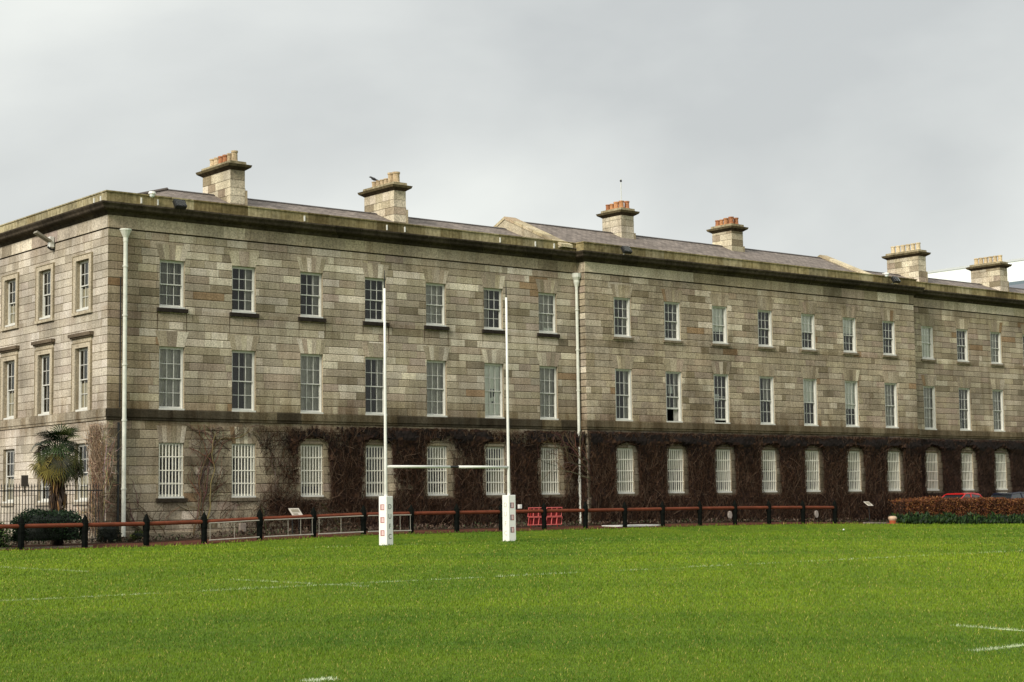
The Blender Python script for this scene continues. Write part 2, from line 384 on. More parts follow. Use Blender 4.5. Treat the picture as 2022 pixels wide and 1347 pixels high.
def pick(r, pale=0.0, rust=0.0, dark=0.0):
    q = r.random()
    if q < .05+pale: c = (.480, .425, .320)
    elif q < .16+pale*1.6: c = (.410, .358, .260)
    elif q < .50: c = (.345, .296, .210)
    elif q < .84: c = (.305, .258, .180)
    elif q < .94: c = (.320, .258, .190)
    else: c = (.215, .178, .118)
    if r.random() < rust: c = (.255, .175, .10)
    k = (.88+.24*r.random())*1.10*(1.06 if q < .16+pale*1.6 else 1)
    return (c[0]*k, c[1]*k*(.995+.03*r.random()), c[2]*k*(1.02+.11*r.random()))
def block(mb, P, u0, u1, z0, z1, col, j=.013, ch=.018, d0=-.014, d1=0.0):
    if u1-u0 < .05 or z1-z0 < .04: return
    h = j*.3; hc = ch*.35       # the upright joints are much finer than the bed joints
    a, b, c, d = (u0+h, z0+j), (u1-h, z0+j), (u1-h, z1-j), (u0+h, z1-j)
    A, B_, C_, D_ = (u0+h+hc, z0+j+ch), (u1-h-hc, z0+j+ch), (u1-h-hc, z1-j-ch), (u0+h+hc, z1-j-ch)
    if B_[0] <= A[0] or C_[1] <= A[1]: return
    o = [P(*p, d0) for p in (a, b, c, d)]; i = [P(*p, d1) for p in (A, B_, C_, D_)]
    mb.quad(*i, col)
    for k in range(4):
        l = (k+1) % 4; mb.quad(o[k], o[l], i[l], i[k], col)
def subtract(rects, op):
    out = []
    u0, u1, z0, z1 = op
    for (a, b, c, d) in rects:
        if b <= u0 or a >= u1 or d <= z0 or c >= z1: out.append((a, b, c, d)); continue
        if a < u0: out.append((a, u0, c, d))
        if b > u1: out.append((u1, b, c, d))
        m0, m1 = max(a, u0), min(b, u1)
        if d > z1: out.append((m0, m1, z1, d))
        if c < z0: out.append((m0, m1, c, z0))
    return out
def wall(mb, P, u0, u1, ops, courses, seed, colf, depth=.26, wmin=.55, wmax=1.75, lining=(.40, .34, .24), mortar=(.075, .058, .038), jj=.011, cc_=.016):
    r = random.Random(seed)
    # mortar sheet with the openings left out, and the reveals
    us = sorted({u0, u1, *[v for o in ops for v in o[:2]]}); zs = sorted({courses[0], courses[-1], *[v for o in ops for v in o[2:]]})
    for i in range(len(us)-1):
        for k in range(len(zs)-1):
            cu, cz = (us[i]+us[i+1])/2, (zs[k]+zs[k+1])/2
            if any(o[0] < cu < o[1] and o[2] < cz < o[3] for o in ops): continue
            mb.quad(P(us[i], zs[k], -.014), P(us[i+1], zs[k], -.014), P(us[i+1], zs[k+1], -.014), P(us[i], zs[k+1], -.014), mortar)
    for (a, b, c, d) in ops:
        L_ = lining
        mb.quad(P(a, c, 0), P(a, c, -depth), P(a, d, -depth), P(a, d, 0), L_); mb.quad(P(b, c, -depth), P(b, c, 0), P(b, d, 0), P(b, d, -depth), L_)
        mb.quad(P(a, d, 0), P(a, d, -depth), P(b, d, -depth), P(b, d, 0), L_); mb.quad(P(a, c, -depth), P(a, c, 0), P(b, c, 0), P(b, c, -depth), L_)
    for k in range(len(courses)-1):
        z0, z1 = courses[k], courses[k+1]; u = u0
        while u < u1-.01:
            w = wmin+(wmax-wmin)*r.random()**1.2
            if r.random() < .06: w = .3
            if u+w > u1-.35: w = u1-u
            rects = [(u, u+w, z0, z1)]
            for o in ops: rects = subtract(rects, o)
            c = colf(r, u+w/2, (z0+z1)/2)
            for q in rects: block(mb, P, *q, c, j=jj, ch=cc_)
            u += w
def arch(mb, P, a, b, z, hgt, r, splay=.2, n=5, colf=None):
    for i in range(n):
        t0, t1 = i/n, (i+1)/n
        lo0, lo1 = a+(b-a)*t0, a+(b-a)*t1; hi0, hi1 = a-splay+(b-a+2*splay)*t0, a-splay+(b-a+2*splay)*t1
        c = colf(r) if colf else pick(r, .1)
        j = .007; q = [(lo0+j, z+.002), (lo1-j, z+.002), (hi1-j, z+hgt), (hi0+j, z+hgt)]
        f = [P(x, y, .006) for x, y in q]; g = [P(x, y, -.01) for x, y in q]
        mb.quad(*f, c)
        for k in range(4): mb.quad(g[k], g[(k+1) % 4], f[(k+1) % 4], f[k], c)

PF = lambda y0: (lambda u, z, d: (u, y0-d, z))               # front walls: u = x, d outward = -y
PLf = lambda u, z, d: (-d, DEP-u, z)                            # left end wall: u runs from the back to the corner
courses_low = [.0]+[.30+.369*i for i in range(0, 14)]           # .. 5.1
courses_low = [c for c in courses_low if c < 5.08]+[5.10]
courses_up = [5.55+(ZF-5.55)*i/22 for i in range(23)]

A_x = [2.3202+3.4*i for i in range(7)]
B_x = [27.1522+3.5085*i for i in range(7)]
C_x = [52.6278+3.4306*i for i in range(6)]
L_y = [3.145-.28, 6.83-.28, 10.52-.28]                         # left (far) jamb y of each end-wall window
rows = ((Z1B, Z1T), (Z2B-.03, Z2T), (Z3B, Z3T))
def ops_for(xs, w=WW, rw=rows): return [(x, x+w, a, b) for x in xs for a, b in rw]
opsA, opsB, opsC = ops_for(A_x), ops_for(B_x), ops_for(C_x)
WL = 1.24
opsL = [(DEP-y, DEP-y+WL, a, b) for y in L_y for a, b in ((1.85, 4.22), (5.56, 8.17), (9.72, 11.82))]

def colA(r, u, z):
    rust = .012+(.30 if (1 < u < 2.6 and 10.9 < z < 12.6) else 0)+(.08 if (u < 1.6 and 9 < z < 12) else 0)+(.15 if (u > 22.5 and z > 11.6) else 0)
    c = pick(r, .10 if 7 < z < 12.9 and u > 3 else 0, rust)
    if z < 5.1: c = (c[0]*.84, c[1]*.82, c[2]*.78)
    if z > 5.5 and z < 6.1: c = (c[0]*.85, c[1]*.84, c[2]*.8)
    if u < 1.7 and 5.5 < z < 12.6: c = (c[0]*.80, c[1]*.74, c[2]*.68)
    return c
def colB(r, u, z):
    c = pick(r, 0, .015)
    k = 1.0 if z > 10 else .95
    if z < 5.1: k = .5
    return (c[0]*k*.96, c[1]*k*.93, c[2]*k*.90)
def colL_sunlit(r, u, z):  # paler mix for the end wall, mostly sunlight put into the stone colour
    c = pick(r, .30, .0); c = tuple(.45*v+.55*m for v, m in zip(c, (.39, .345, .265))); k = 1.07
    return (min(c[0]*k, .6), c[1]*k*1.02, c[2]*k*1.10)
def front():
    wa, wb, wc, wl = MB(), MB(), MB(), MB()
    for mb, P, u0, u1, ops, cf, sd in ((wa, PF(0), 0, XB, opsA, colA, 1), (wb, PF(PB), XB, XE, opsB, colB, 2), (wc, PF(PC), XE, XEND, opsC, colB, 3), (wl, PLf, 0, DEP, opsL, colL_sunlit, 4)):
        for cs in (courses_low, courses_up):
            sub = [o for o in ops if o[3] > cs[0] and o[2] < cs[-1]]
            sub = [(o[0], o[1], max(o[2], cs[0]), min(o[3], cs[-1])) for o in sub]
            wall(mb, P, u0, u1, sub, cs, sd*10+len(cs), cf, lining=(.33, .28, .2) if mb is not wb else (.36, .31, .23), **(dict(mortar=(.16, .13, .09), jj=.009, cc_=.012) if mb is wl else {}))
        r = random.Random(sd+50)
        # frieze of long stones under the cornice, set slightly proud
        u = u0
        while u < u1-.01:
            w = min(1.0+1.3*r.random(), u1-u)
            if u1-(u+w) < .4: w = u1-u
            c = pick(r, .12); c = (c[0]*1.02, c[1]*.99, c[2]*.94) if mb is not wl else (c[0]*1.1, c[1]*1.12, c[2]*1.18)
            block(mb, P, u, u+w, ZF+.03, ZW, c, d0=.0, d1=.035, j=.005, ch=.006); u += w
        mb.quad(P(u0, ZF, -.02), P(u1, ZF, -.02), P(u1, ZW, -.02), P(u0, ZW, -.02), (.05, .04, .03))
        mb.quad(P(u0, ZF, -.02), P(u1, ZF, -.02), P(u1, ZF+.03, .034), P(u0, ZF+.03, .034), (.05, .04, .03))
        if mb is wa or mb is wb:
            for o in ops:
                if o[2] < 9: continue
                for e in (o[0]-.12, o[1]+.09):
                    x = e+r.uniform(-.02, .02); w = r.uniform(.03, .06) if mb is wa else .03; L = r.uniform(.25, 1.15 if mb is wa else .5); z = o[2]-.15
                    mb.quad(P(x+w*.3, z-L, .003), P(x+w*.7, z-L, .003), P(x+w, z, .003), P(x, z, .003), (.10, .07, .045) if mb is wa else (.2, .16, .11))
        if mb is not wl:
            cf1 = lambda r: cf(r, 5, 8) 
            for o in ops:
                up = o[2] > 5
                if not up and (mb is wa and o[0] > 8 or mb is not wa): continue
                arch(mb, P, o[0], o[1], o[3], .64 if up else .7, r, splay=.2 if up else .12, n=r.choice((5, 5, 6, 3)), colf=(lambda r: colA(r, 5, 8)) if mb is wa else (lambda r: colB(r, 5, 11)))
    # returns of the projecting centre and plain back and far walls
    r = random.Random(9)
    for cs in (courses_low, courses_up, [ZF, ZW]):
        for k in range(len(cs)-1):
            block(wb, lambda u, z, d: (XB-d, u, z), PB, .0, cs[k], cs[k+1], tuple(c*.9 for c in pick(r)), d0=-.02)
            block(wb, lambda u, z, d: (XE+d, u, z), PB, .06, cs[k], cs[k+1], pick(r), d0=-.02)
    wc.quad((XEND, PC, 0), (XEND, DEP, 0), (XEND, DEP, ZW), (XEND, PC, ZW), (.3, .25, .18))
    wc.quad((0, DEP, 0), (XEND, DEP, 0), (XEND, DEP, ZW), (0, DEP, ZW), (.3, .25, .18))
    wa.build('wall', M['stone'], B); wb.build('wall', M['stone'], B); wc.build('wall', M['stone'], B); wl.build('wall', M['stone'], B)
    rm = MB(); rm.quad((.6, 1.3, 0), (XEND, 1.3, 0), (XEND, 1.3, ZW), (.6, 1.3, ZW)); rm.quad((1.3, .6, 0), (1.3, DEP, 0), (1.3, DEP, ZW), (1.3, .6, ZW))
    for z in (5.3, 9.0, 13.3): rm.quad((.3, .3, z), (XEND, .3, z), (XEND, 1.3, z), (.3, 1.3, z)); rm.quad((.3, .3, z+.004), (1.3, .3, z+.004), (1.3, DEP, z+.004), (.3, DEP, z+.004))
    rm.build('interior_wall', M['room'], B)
front()

PATH = [(0, DEP), (0, 0), (XB, 0), (XB, PB), (XE, PB), (XE, PC), (XEND, PC)]
def offset_path(path, o):
    out = []
    for i, p in enumerate(path):
        p = Vector(p)
        def nrm(a, b): d = (Vector(b)-Vector(a)).normalized(); return Vector((d.y, -d.x))
        ns = []
        if i > 0: ns.append(nrm(path[i-1], path[i]))
        if i < len(path)-1: ns.append(nrm(path[i], path[i+1]))
        if len(ns) == 2 and (ns[0]-ns[1]).length > .01: q = p+ns[0]*o+ns[1]*o
        else: q = p+ns[0]*o
        out.append(q)
    return out
def sweep(mb, path, prof, colf, seed, step=(.9, 2.0), closed=False):
    r = random.Random(seed)
    offs = [offset_path(path, o) for o, z in prof]
    for i in range(len(path)-1):
        Ls = (Vector(path[i+1])-Vector(path[i])).length; ts = [0.0]
        while True:
            s = (step[0]+(step[1]-step[0])*r.random())/Ls
            if ts[-1]+s*1.3 >= 1: break
            ts.append(ts[-1]+s)
        ts.append(1.0)
        for a, b in zip(ts, ts[1:]):
            c = colf(r, Vector(path[i]).lerp(Vector(path[i+1]), (a+b)/2), i)
            for k in range(len(prof)-1):
                g = .004/Ls if a > 0 else 0; g2 = .004/Ls if b < 1 else 0
                p0 = offs[k][i].lerp(offs[k][i+1], a+g); p1 = offs[k][i].lerp(offs[k][i+1], b-g2)
                q0 = offs[k+1][i].lerp(offs[k+1][i+1], a+g); q1 = offs[k+1][i].lerp(offs[k+1][i+1], b-g2)
                mb.quad((p0.x, p0.y, prof[k][1]), (p1.x, p1.y, prof[k][1]), (q1.x, q1.y, prof[k+1][1]), (q0.x, q0.y, prof[k+1][1]), c)
def trims():
    def cs(r, p, i):
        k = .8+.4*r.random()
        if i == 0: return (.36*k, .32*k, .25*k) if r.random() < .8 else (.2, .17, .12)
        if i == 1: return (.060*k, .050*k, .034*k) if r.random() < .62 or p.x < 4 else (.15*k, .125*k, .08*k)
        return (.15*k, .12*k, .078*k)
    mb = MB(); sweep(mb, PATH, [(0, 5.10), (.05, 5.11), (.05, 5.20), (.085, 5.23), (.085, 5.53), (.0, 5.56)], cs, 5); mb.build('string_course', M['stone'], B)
    def cc(r, p, i):
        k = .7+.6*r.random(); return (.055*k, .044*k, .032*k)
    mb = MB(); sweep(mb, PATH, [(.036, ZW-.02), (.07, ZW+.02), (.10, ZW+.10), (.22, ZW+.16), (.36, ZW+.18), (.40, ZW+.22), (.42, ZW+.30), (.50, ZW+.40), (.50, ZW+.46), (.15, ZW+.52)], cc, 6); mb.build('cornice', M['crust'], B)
    def cp(r, p, i):
        k = .75+.5*r.random(); q = r.random()
        if i == 0: return (.38*k, .335*k, .215*k) if q < .7 else (.27*k, .225*k, .13*k)
        return (.30*k, .25*k, .132*k) if q < .6 else ((.21*k, .165*k, .08*k) if q < .85 else (.38*k, .33*k, .20*k))
    mb = MB(); sweep(mb, PATH, [(.15, ZW+.505), (.15, 14.30), (.19, 14.33), (.19, 14.38), (-.30, 14.40), (-.30, 13.9)], cp, 7, (.8, 1.7)); mb.build('parapet', M['moss'], B)
    mb = MB()
    for (x0, x1, y) in ((-.15, XEND, .0),): pass
    # plinth
    sweep(mb, PATH, [(0.06, .0), (.06, .55), (0, .60)], lambda r, p, i: (.30, .26, .2) if i == 0 else ((.2, .165, .115) if i == 1 else (.09, .07, .05)), 8); mb.build('plinth', M['stone'], B)
trims()

def sills():
    me = {}
    for kind, (h, pr, c, ex) in {'black': (.17, .09, (.026, .021, .017), .13), 'brown': (.11, .08, (.20, .165, .115), .12), 'pale': (.13, .08, (.36, .32, .25), .13), 'low': (.15, .07, (.15, .125, .09), .1), 'lowblack': (.17, .09, (.035, .028, .02), .13)}.items():
        mb = MB(); mb.box(-ex, WW+ex, -pr, .02, -h, .0, c); me[kind] = mb.mesh('sill', M['crust'] if 'black' in kind else M['stone'])
    return me
SILL = sills()

def win_frame(w, h, y0, jw, open_=0.0, cols=3, rws=(2, 2), t=.026):
    mb = MB()
    mb.box(0, jw, y0, .22, 0, h); mb.box(w-jw, w, y0, .22, 0, h); mb.box(jw, w-jw, y0+.02, .22, h-.06, h); mb.box(-.01, w+.01, -.01, .22, -.002, .075)
    mid = h*.5
    def sash(z0, z1, y, n, br):
        a, b = jw, w-jw; s = .045
        mb.box(a, a+s, y, y+.04, z0, z1); mb.box(b-s, b, y, y+.04, z0, z1); mb.box(a+s, b-s, y, y+.04, z0, z0+br); mb.box(a+s, b-s, y, y+.04, z1-.045, z1)
        for i in range(1, cols):
            x = a+s+(b-a-2*s)*i/cols; mb.box(x-t/2, x+t/2, y+.004, y+.034, z0+br, z1-.045)
        for i in range(1, n):
            z = z0+br+(z1-.045-z0-br)*i/n; mb.box(a+s, b-s, y+.006, y+.032, z-t/2, z+t/2)
    sash(mid-.02, h-.06, .13, rws[0], .045); sash(.075+open_, mid+.025+open_, .175, rws[1], .085)
    return mb.mesh('frame', M['frame'])
def win_pane(w, h, open_=0.0):
    mb = MB(); mid = h*.5
    mb.quad((.1, .15, mid), (w-.1, .15, mid), (w-.1, .15, h-.08), (.1, .15, h-.08)); mb.quad((.1, .195, .12+open_), (w-.1, .195, .12+open_), (w-.1, .195, mid+open_), (.1, .195, mid+open_))
    return mb.mesh('pane', M['glass'])
def win_bars(w, h):
    mb = MB()
    n = 8
    for i in range(n):
        x = .05+(w-.1)*i/(n-1); mb.box(x-.019, x+.019, .045, .07, .03, h-.06)
    for z in (.26, .5, .75): mb.box(0, w, .04, .075, h*z-.02, h*z+.02)
    return mb.mesh('security_bars', M['barw'])
cache = {}
def C_(key, f):
    if key not in cache: cache[key] = f()
    return cache[key]
def fold_mesh(w, z0, z1, mt, name, amp=.02, n=14, x0=.05, x1=None):
    mb = MB(); x1 = w-.05 if x1 is None else x1
    for i in range(n):
        a, b = x0+(x1-x0)*i/n, x0+(x1-x0)*(i+1)/n
        yc = .235 if amp < .01 else .28; ya, yb = yc+(amp if i % 2 else -amp), yc+(amp if (i+1) % 2 else -amp)
        mb.quad((a, ya, z0), (b, yb, z0), (b, yb, z1), (a, ya, z1))
    return mb.mesh(name, mt)
def window(loc, rz, w, h, style, sill=None, cur=None, open_=0.0, label=None):
    root = empty('window', loc, rz); root.parent = B
    if label: root['label'] = label
    y0, jw = {'A': (.10, .055), 'B': (.05, .095), 'G': (.09, .075), 'L': (.14, .085)}[style]
    place('frame', C_(('f', w, h, style, open_), lambda: win_frame(w, h, y0, jw, open_, 3, (2, 2))), root)
    place('pane', C_(('p', w, h, open_), lambda: win_pane(w, h, open_)), root)
    if sill: place('sill', SILL[sill], root)
    if style == 'G': place('security_bars', C_(('b', w, h), lambda: win_bars(w, h)), root)
    for c in (cur or []):
        kind, a, b, *xx = c
        x0, x1 = (xx+[.05, w-.05])[:2] if xx else (.05, w-.05)
        if kind == 'net': me = C_((w, h, c), lambda: fold_mesh(w, h*a, h*b, M['net'], 'curtain', x0=x0, x1=x1))
        elif kind == 'blind': me = C_((w, h, c), lambda: fold_mesh(w, h*a, h*b, M['blind'], 'blind', .004, x0=x0, x1=x1))
        else: me = C_((w, h, c), lambda: fold_mesh(w, h*a, h*b, M['paper'], 'blind', .004, x0=x0, x1=x1))
        place('curtain' if kind == 'net' else 'blind', me, root)
    return root
N_, NL, NR = ('net', 0, 1), ('net', 0, 1, .05, .4), ('net', 0, 1, .72, 1.1)
def windows():
    a3 = [[N_, ('net', .02, .98)], [NR], [NR], [], [N_], [NL], [N_, ('paper', 0, .16, .5, 1.1)]]
    a2 = [[N_], [NR], [N_], [NR], [N_], [('paper', 0, 1)], [N_]]
    a2lab = [None, None, None, None, None, 'window filled by a pale blind with small dark marks', None]
    for i, x in enumerate(A_x):
        window((x, 0, Z3B), 0, WW, Z3T-Z3B, 'A', 'black', a3[i])
        window((x, 0, Z2B-.03), 0, WW, Z2T-Z2B+.03, 'A', None, a2[i], label=a2lab[i])
        g = [[('blind', .78, 1)], [('blind', .75, 1), NR], [('blind', .2, 1)], [], [('blind', .55, .95, .4, 1.1)], [('blind', 0, .5, .5, 1.1)], [('blind', 0, 1)]][i]
        window((x, 0, Z1B), 0, WW, Z1T-Z1B, 'G', 'lowblack' if i == 0 else 'low', g)
    b3 = [[('net', 0, 1, .8, 1.1)], [('net', 0, 1, .85, 1.1)], [('paper', .33, 1)], [], [('paper', .5, 1)], [('paper', .55, 1)], []]
    b2 = [[('net', 0, 1, .75, 1.1)], [('net', 0, 1, .75, 1.1)], [], [('net', .5, 1, .6, 1.1)], [('paper', .5, 1)], [('paper', .4, 1)], [N_]]
    ob = [0, .62, .12, 0, 0, 0, 0]
    for i, x in enumerate(B_x):
        window((x, PB, Z3B), 0, WW, Z3T-Z3B, 'B', 'brown', b3[i])
        window((x, PB, Z2B-.03), 0, WW, Z2T-Z2B+.03, 'B', None, b2[i], ob[i], label='window with its lower sash pushed up' if i == 1 else None)
        window((x, PB, Z1B), 0, WW, Z1T-Z1B, 'G', 'low', [('blind', 0, 1)] if i in (0, 6) else ([('blind', .55, 1)] if i % 2 else [('blind', .3, 1, .3, 1.1)]))
    for i, x in enumerate(C_x):
        window((x, PC, Z3B), 0, WW, Z3T-Z3B, 'B', 'brown', [('paper', 0, 1)] if i == 0 else ([N_] if i == 2 else [NL]))
        window((x, PC, Z2B-.03), 0, WW, Z2T-Z2B+.03, 'B', None, [N_] if i != 1 else [NR])
        window((x, PC, Z1B), 0, WW, Z1T-Z1B, 'G', 'low', [('blind', 0, 1)])
    for k, y in enumerate(L_y):
        for (z0, z1, s) in ((1.85, 4.22, 'pale'), (5.56, 8.17, None), (9.72, 11.82, None)):
            root = window((0, y, z0), -math.pi/2, WL, z1-z0, 'L', s, [('blind', 0, .45)] if (k+int(z0)) % 2 else [NR])
            if z0 > 5:      # stone architrave, and a hood over the tall ones
                mb = MB(); c = (.44, .385, .29); h = z1-z0; t = .25
                mb.box(-t, -.002, -.06, .012, -.1 if z0 > 9 else 0, h+.2, c); mb.box(WL+.002, WL+t, -.06, .012, -.1 if z0 > 9 else 0, h+.2, c); mb.box(-.002, WL+.002, -.06, .012, h+.002, h+.2, c)
                mb.box(-t-.03, -t, -.085, .012, -.1 if z0 > 9 else 0, h+.23, (.3, .25, .17)); mb.box(WL+t, WL+t+.03, -.085, .012, -.1 if z0 > 9 else 0, h+.23, (.3, .25, .17)); mb.box(-t, WL+t, -.085, .012, h+.2, h+.23, (.3, .25, .17))
                if z0 > 9: mb.box(-t-.04, WL+t+.04, -.10, .02, -.17, -.06, (.42, .37, .28))
                else:
                    mb.box(-t, WL+t, -.05, .012, h+.232, h+.40, (.4, .35, .26)); mb.box(-t-.16, WL+t+.16, -.20, .012, h+.46, h+.60, (.13, .10, .07)); mb.box(-t-.10, WL+t+.10, -.13, .012, h+.402, h+.458, (.17, .13, .09))
                mb.build('architrave', M['stone'], root)
windows()

def notices():
    mb = MB(); x = A_x[5]
    for a, z, w, h in ((.50, 6.55, .07, .42), (.66, 6.6, .07, .36), (.58, 6.28, .09, .1)): mb.box(x+a, x+a+w, .222, .228, z, z+h)
    mb.build('dark_mark', M['black'], B)
    for x, a, z, w in ((B_x[1], .36, 7.05, .3), (B_x[2], .25, 6.75, .32)): mb = MB(); mb.box(x+a, x+a+w, PB+.212, PB+.22, z, z+.36); mb.build('paper_notice', M['paleblue'], B)
notices()
def roofs():
    ya, yr, yb, ze = .38, 4.0, 7.4, 14.08
    mb = MB(); zr = 15.53; xh = 4.74; xe = 24.1
    mb.poly([(.38, ya, ze), (xe, ya, ze), (xe, yr, zr), (xh, yr, zr)]); mb.poly([(.38, yb, ze), (xh, yr, zr), (xe, yr, zr), (xe, yb, ze)]); mb.poly([(.38, ya, ze), (xh, yr, zr), (.38, yb, ze)])
    mb.poly([(.38, yb, ze), (xe, yb, ze), (xe, 10.8, 15.3), (xh, 10.8, 15.3)]); mb.poly([(.38, DEP-.3, ze), (xh, 10.8, 15.3), (xe, 10.8, 15.3), (xe, DEP-.3, ze)]); mb.poly([(.38, yb, ze), (xh, 10.8, 15.3), (.38, DEP-.3, ze)])
    mb.build('roof', M['slate'], B)
    mb = MB(); z2 = 15.98; y2 = -.22
    mb.poly([(24.6, y2, ze), (48.4, y2, ze), (48.4, yr, z2), (24.6, yr, z2)]); mb.poly([(24.6, 8.2, ze), (24.6, yr, z2), (48.4, yr, z2), (48.4, 8.2, ze)]); mb.build('roof', M['slate'], B)
    mb = MB(); z3 = 15.49
    mb.poly([(48.7, .4, ze), (XEND, .4, ze), (XEND, yr, z3), (48.7, yr, z3)]); mb.poly([(48.7, 7.4, ze), (48.7, yr, z3), (XEND, yr, z3), (XEND, 7.4, ze)]); mb.build('roof', M['slate'], B)
    # ridge tiles
    for x0, x1, z in ((xh, xe, zr), (24.9, 48.3, z2), (48.95, XEND, z3)):
        x = x0; mb = MB()
        while x < x1-.1:
            w = min(.45, x1-x); mb.poly([(x, yr-.14, z-.03), (x+w-.01, yr-.14, z-.03), (x+w-.01, yr, z+.045), (x, yr, z+.045)], (.10, .09, .085)); mb.poly([(x, yr, z+.045), (x+w-.01, yr, z+.045), (x+w-.01, yr+.14, z-.03), (x, yr+.14, z-.03)], (.10, .09, .085)); x += w
        mb.build('ridge_tiles', M['stone'], B)
    mb = MB()
    mb.tube([(.4, .4, ze+.05), (xh, yr, zr+.04)], .07, n=5, col=(.13, .11, .1)); mb.build('hip_tiles', M['stone'], B)
    for gx0, gx1 in ((23.92, 24.58), (48.3, 48.86)):
        mb = MB(); r = random.Random(int(gx0)); prof = [(-.45, 14.05), (4.0, 16.02), (8.45, 14.05)]
        mb.poly([(gx0, y, z) for y, z in prof], (.42, .37, .27)); mb.poly([(gx1, y, z) for y, z in reversed(prof)], (.42, .37, .27))
        mb.build('gable', M['stone'], B)
        mb = MB()
        for s in (1, -1):
            n = 6
            for i in range(n):
                t0, t1 = i/n, (i+1)/n-.006; c = pick(r, .2); c = (c[0], c[1]*.97, c[2]*.82)
                def pt(t, x, dz): y = 4.0-s*4.45*t; return (x, y, 16.02-1.97*t+dz)
                P = [pt(t0, gx0-.04, .0), pt(t1, gx0-.04, .0), pt(t1, gx1+.04, .0), pt(t0, gx1+.04, .0), pt(t0, gx0-.04, .15), pt(t1, gx0-.04, .15), pt(t1, gx1+.04, .15), pt(t0, gx1+.04, .15)]
                k = len(mb.v); mb.v += P
                for f in ((0, 3, 2, 1), (4, 5, 6, 7), (0, 1, 5, 4), (1, 2, 6, 5), (2, 3, 7, 6), (3, 0, 4, 7)): mb.f.append(tuple(k+q for q in f)); mb.c.append(c)
        mb.build('coping', M['stone'], B)
roofs()

def chimney(x0, x1, y0, y1, zt, zb, pots, seed, foot=15.6):
    r = random.Random(seed)
    mb = MB(); mb.box(x0+.015, x1-.015, y0+.015, y1-.015, zb, zt, (.10, .08, .055))
    cs = []; z = zb
    while z < zt-.1: cs.append(z); z += .36
    cs.append(zt)
    def lc(k=1): 
        c = pick(r, .35); return (c[0]*k, c[1]*k, c[2]*k*.95)
    for k in range(len(cs)-1):
        for P, L_ in ((lambda u, z, d: (u+x0, y0-d, z), x1-x0), (lambda u, z, d: (x0-d, y1-u, z), y1-y0), (lambda u, z, d: (x1+d, y0+u, z), y1-y0), (lambda u, z, d: (x1-u, y1+d, z), x1-x0)):
            u = 0
            while u < L_-.01:
                w = .45+.7*r.random()
                if L_-(u+w) < .3: w = L_-u
                block(mb, P, u, u+w, cs[k], cs[k+1], lc(), d0=-.012, j=.006, ch=.008); u += w
    mb.box(x1+.002, x1+.13, y0+.0, y1, zb, foot, (.36, .30, .2)); mb.box(x1+.002, x1+.05, y0+.05, y1-.05, foot, foot+.1, (.3, .25, .17))
    ch = mb.build('chimney', M['stone'], B)
    mb = MB(); rc = [(x0, y0), (x1, y0), (x1, y1), (x0, y1)]
    def ring(o0, z0, o1, z1, c):
        a = [(x0-o0, y0-o0), (x1+o0, y0-o0), (x1+o0, y1+o0), (x0-o0, y1+o0)]; b = [(x0-o1, y0-o1), (x1+o1, y0-o1), (x1+o1, y1+o1), (x0-o1, y1+o1)]
        for i in range(4): j = (i+1) % 4; mb.quad((*a[i], z0), (*a[j], z0), (*b[j], z1), (*b[i], z1), c)
    dk = (.13, .105, .06)
    ring(0, zt, .07, zt+.05, (.08, .06, .04)); ring(.07, zt+.05, .20, zt+.13, (.07, .055, .035)); ring(.20, zt+.13, .24, zt+.24, dk); ring(.24, zt+.24, .05, zt+.29, (.24, .2, .12)); ring(.05, zt+.29, .04, zt+.40, (.33, .285, .19)); 
    mb.quad((x0-.04, y0-.04, zt+.40), (x1+.04, y0-.04, zt+.40), (x1+.04, y1+.04, zt+.40), (x0-.04, y1+.04, zt+.40), (.3, .26, .18))
    mb.build('cap', M['moss'], ch)
    for (px, py, h, rad, c) in pots:
        mb = MB(); z = zt+.39
        mb.lathe([(rad*1.1, z), (rad*1.1, z+.06), (rad*.92, z+.09), (rad*.86, z+h*.8), (rad*1.02, z+h*.86), (rad*1.02, z+h), (rad*.75, z+h), (rad*.72, z+h*.6)], px, py, 12, c)
        mb.build('chimney_pot', M['stone'], ch, smooth=False)
    return ch
BUFF, TERR, ORNG = (.50, .39, .25), (.34, .15, .075), (.42, .21, .10)
def chimneys():
    chimney(7.06, 7.80, 2.5, 5.0, 16.48, 14.6, [(7.43, 2.78+.39*i, .46 if i else .52, .15, TERR if i in (2, 3) else BUFF) for i in range(6)], 1)
    chimney(15.92, 16.62, 2.5, 5.0, 16.48, 14.6, [(16.27, 2.8, .55, .19, BUFF), (16.27, 3.22, .58, .17, BUFF)]+[(16.27, 3.62+.34*i, .36, .13, BUFF) for i in range(4)], 2)
    chimney(31.30, 32.22, 3.2, 4.72, 16.86, 15.2, [(31.56, 3.45, .42, .15, ORNG), (31.96, 3.45, .44, .15, TERR), (31.56, 3.85, .42, .15, ORNG), (31.56, 4.2, .36, .13, ORNG), (31.56, 4.52, .36, .13, TERR), (31.96, 3.9, .4, .14, TERR)], 3, 15.95)
    chimney(39.80, 40.74, 3.2, 4.72, 16.78, 15.2, [(40.06, 3.45, .44, .16, TERR), (40.46, 3.45, .42, .15, TERR), (40.06, 3.85, .42, .15, ORNG), (40.46, 3.9, .40, .14, TERR), (40.06, 4.2, .38, .13, ORNG), (40.06, 4.52, .38, .14, TERR)], 4, 15.95)
    chimney(55.78, 56.54, 2.5, 4.94, 16.54, 14.5, [(56.15, 2.75+.39*i, .48, .15, (.60, .50, .33)) for i in range(6)], 5)
    chimney(64.28, 65.10, 2.5, 4.76, 16.46, 14.5, [(64.68, 2.72+.37*i, .46, .15, (.58, .46, .28)) for i in range(6)], 6)
chimneys()

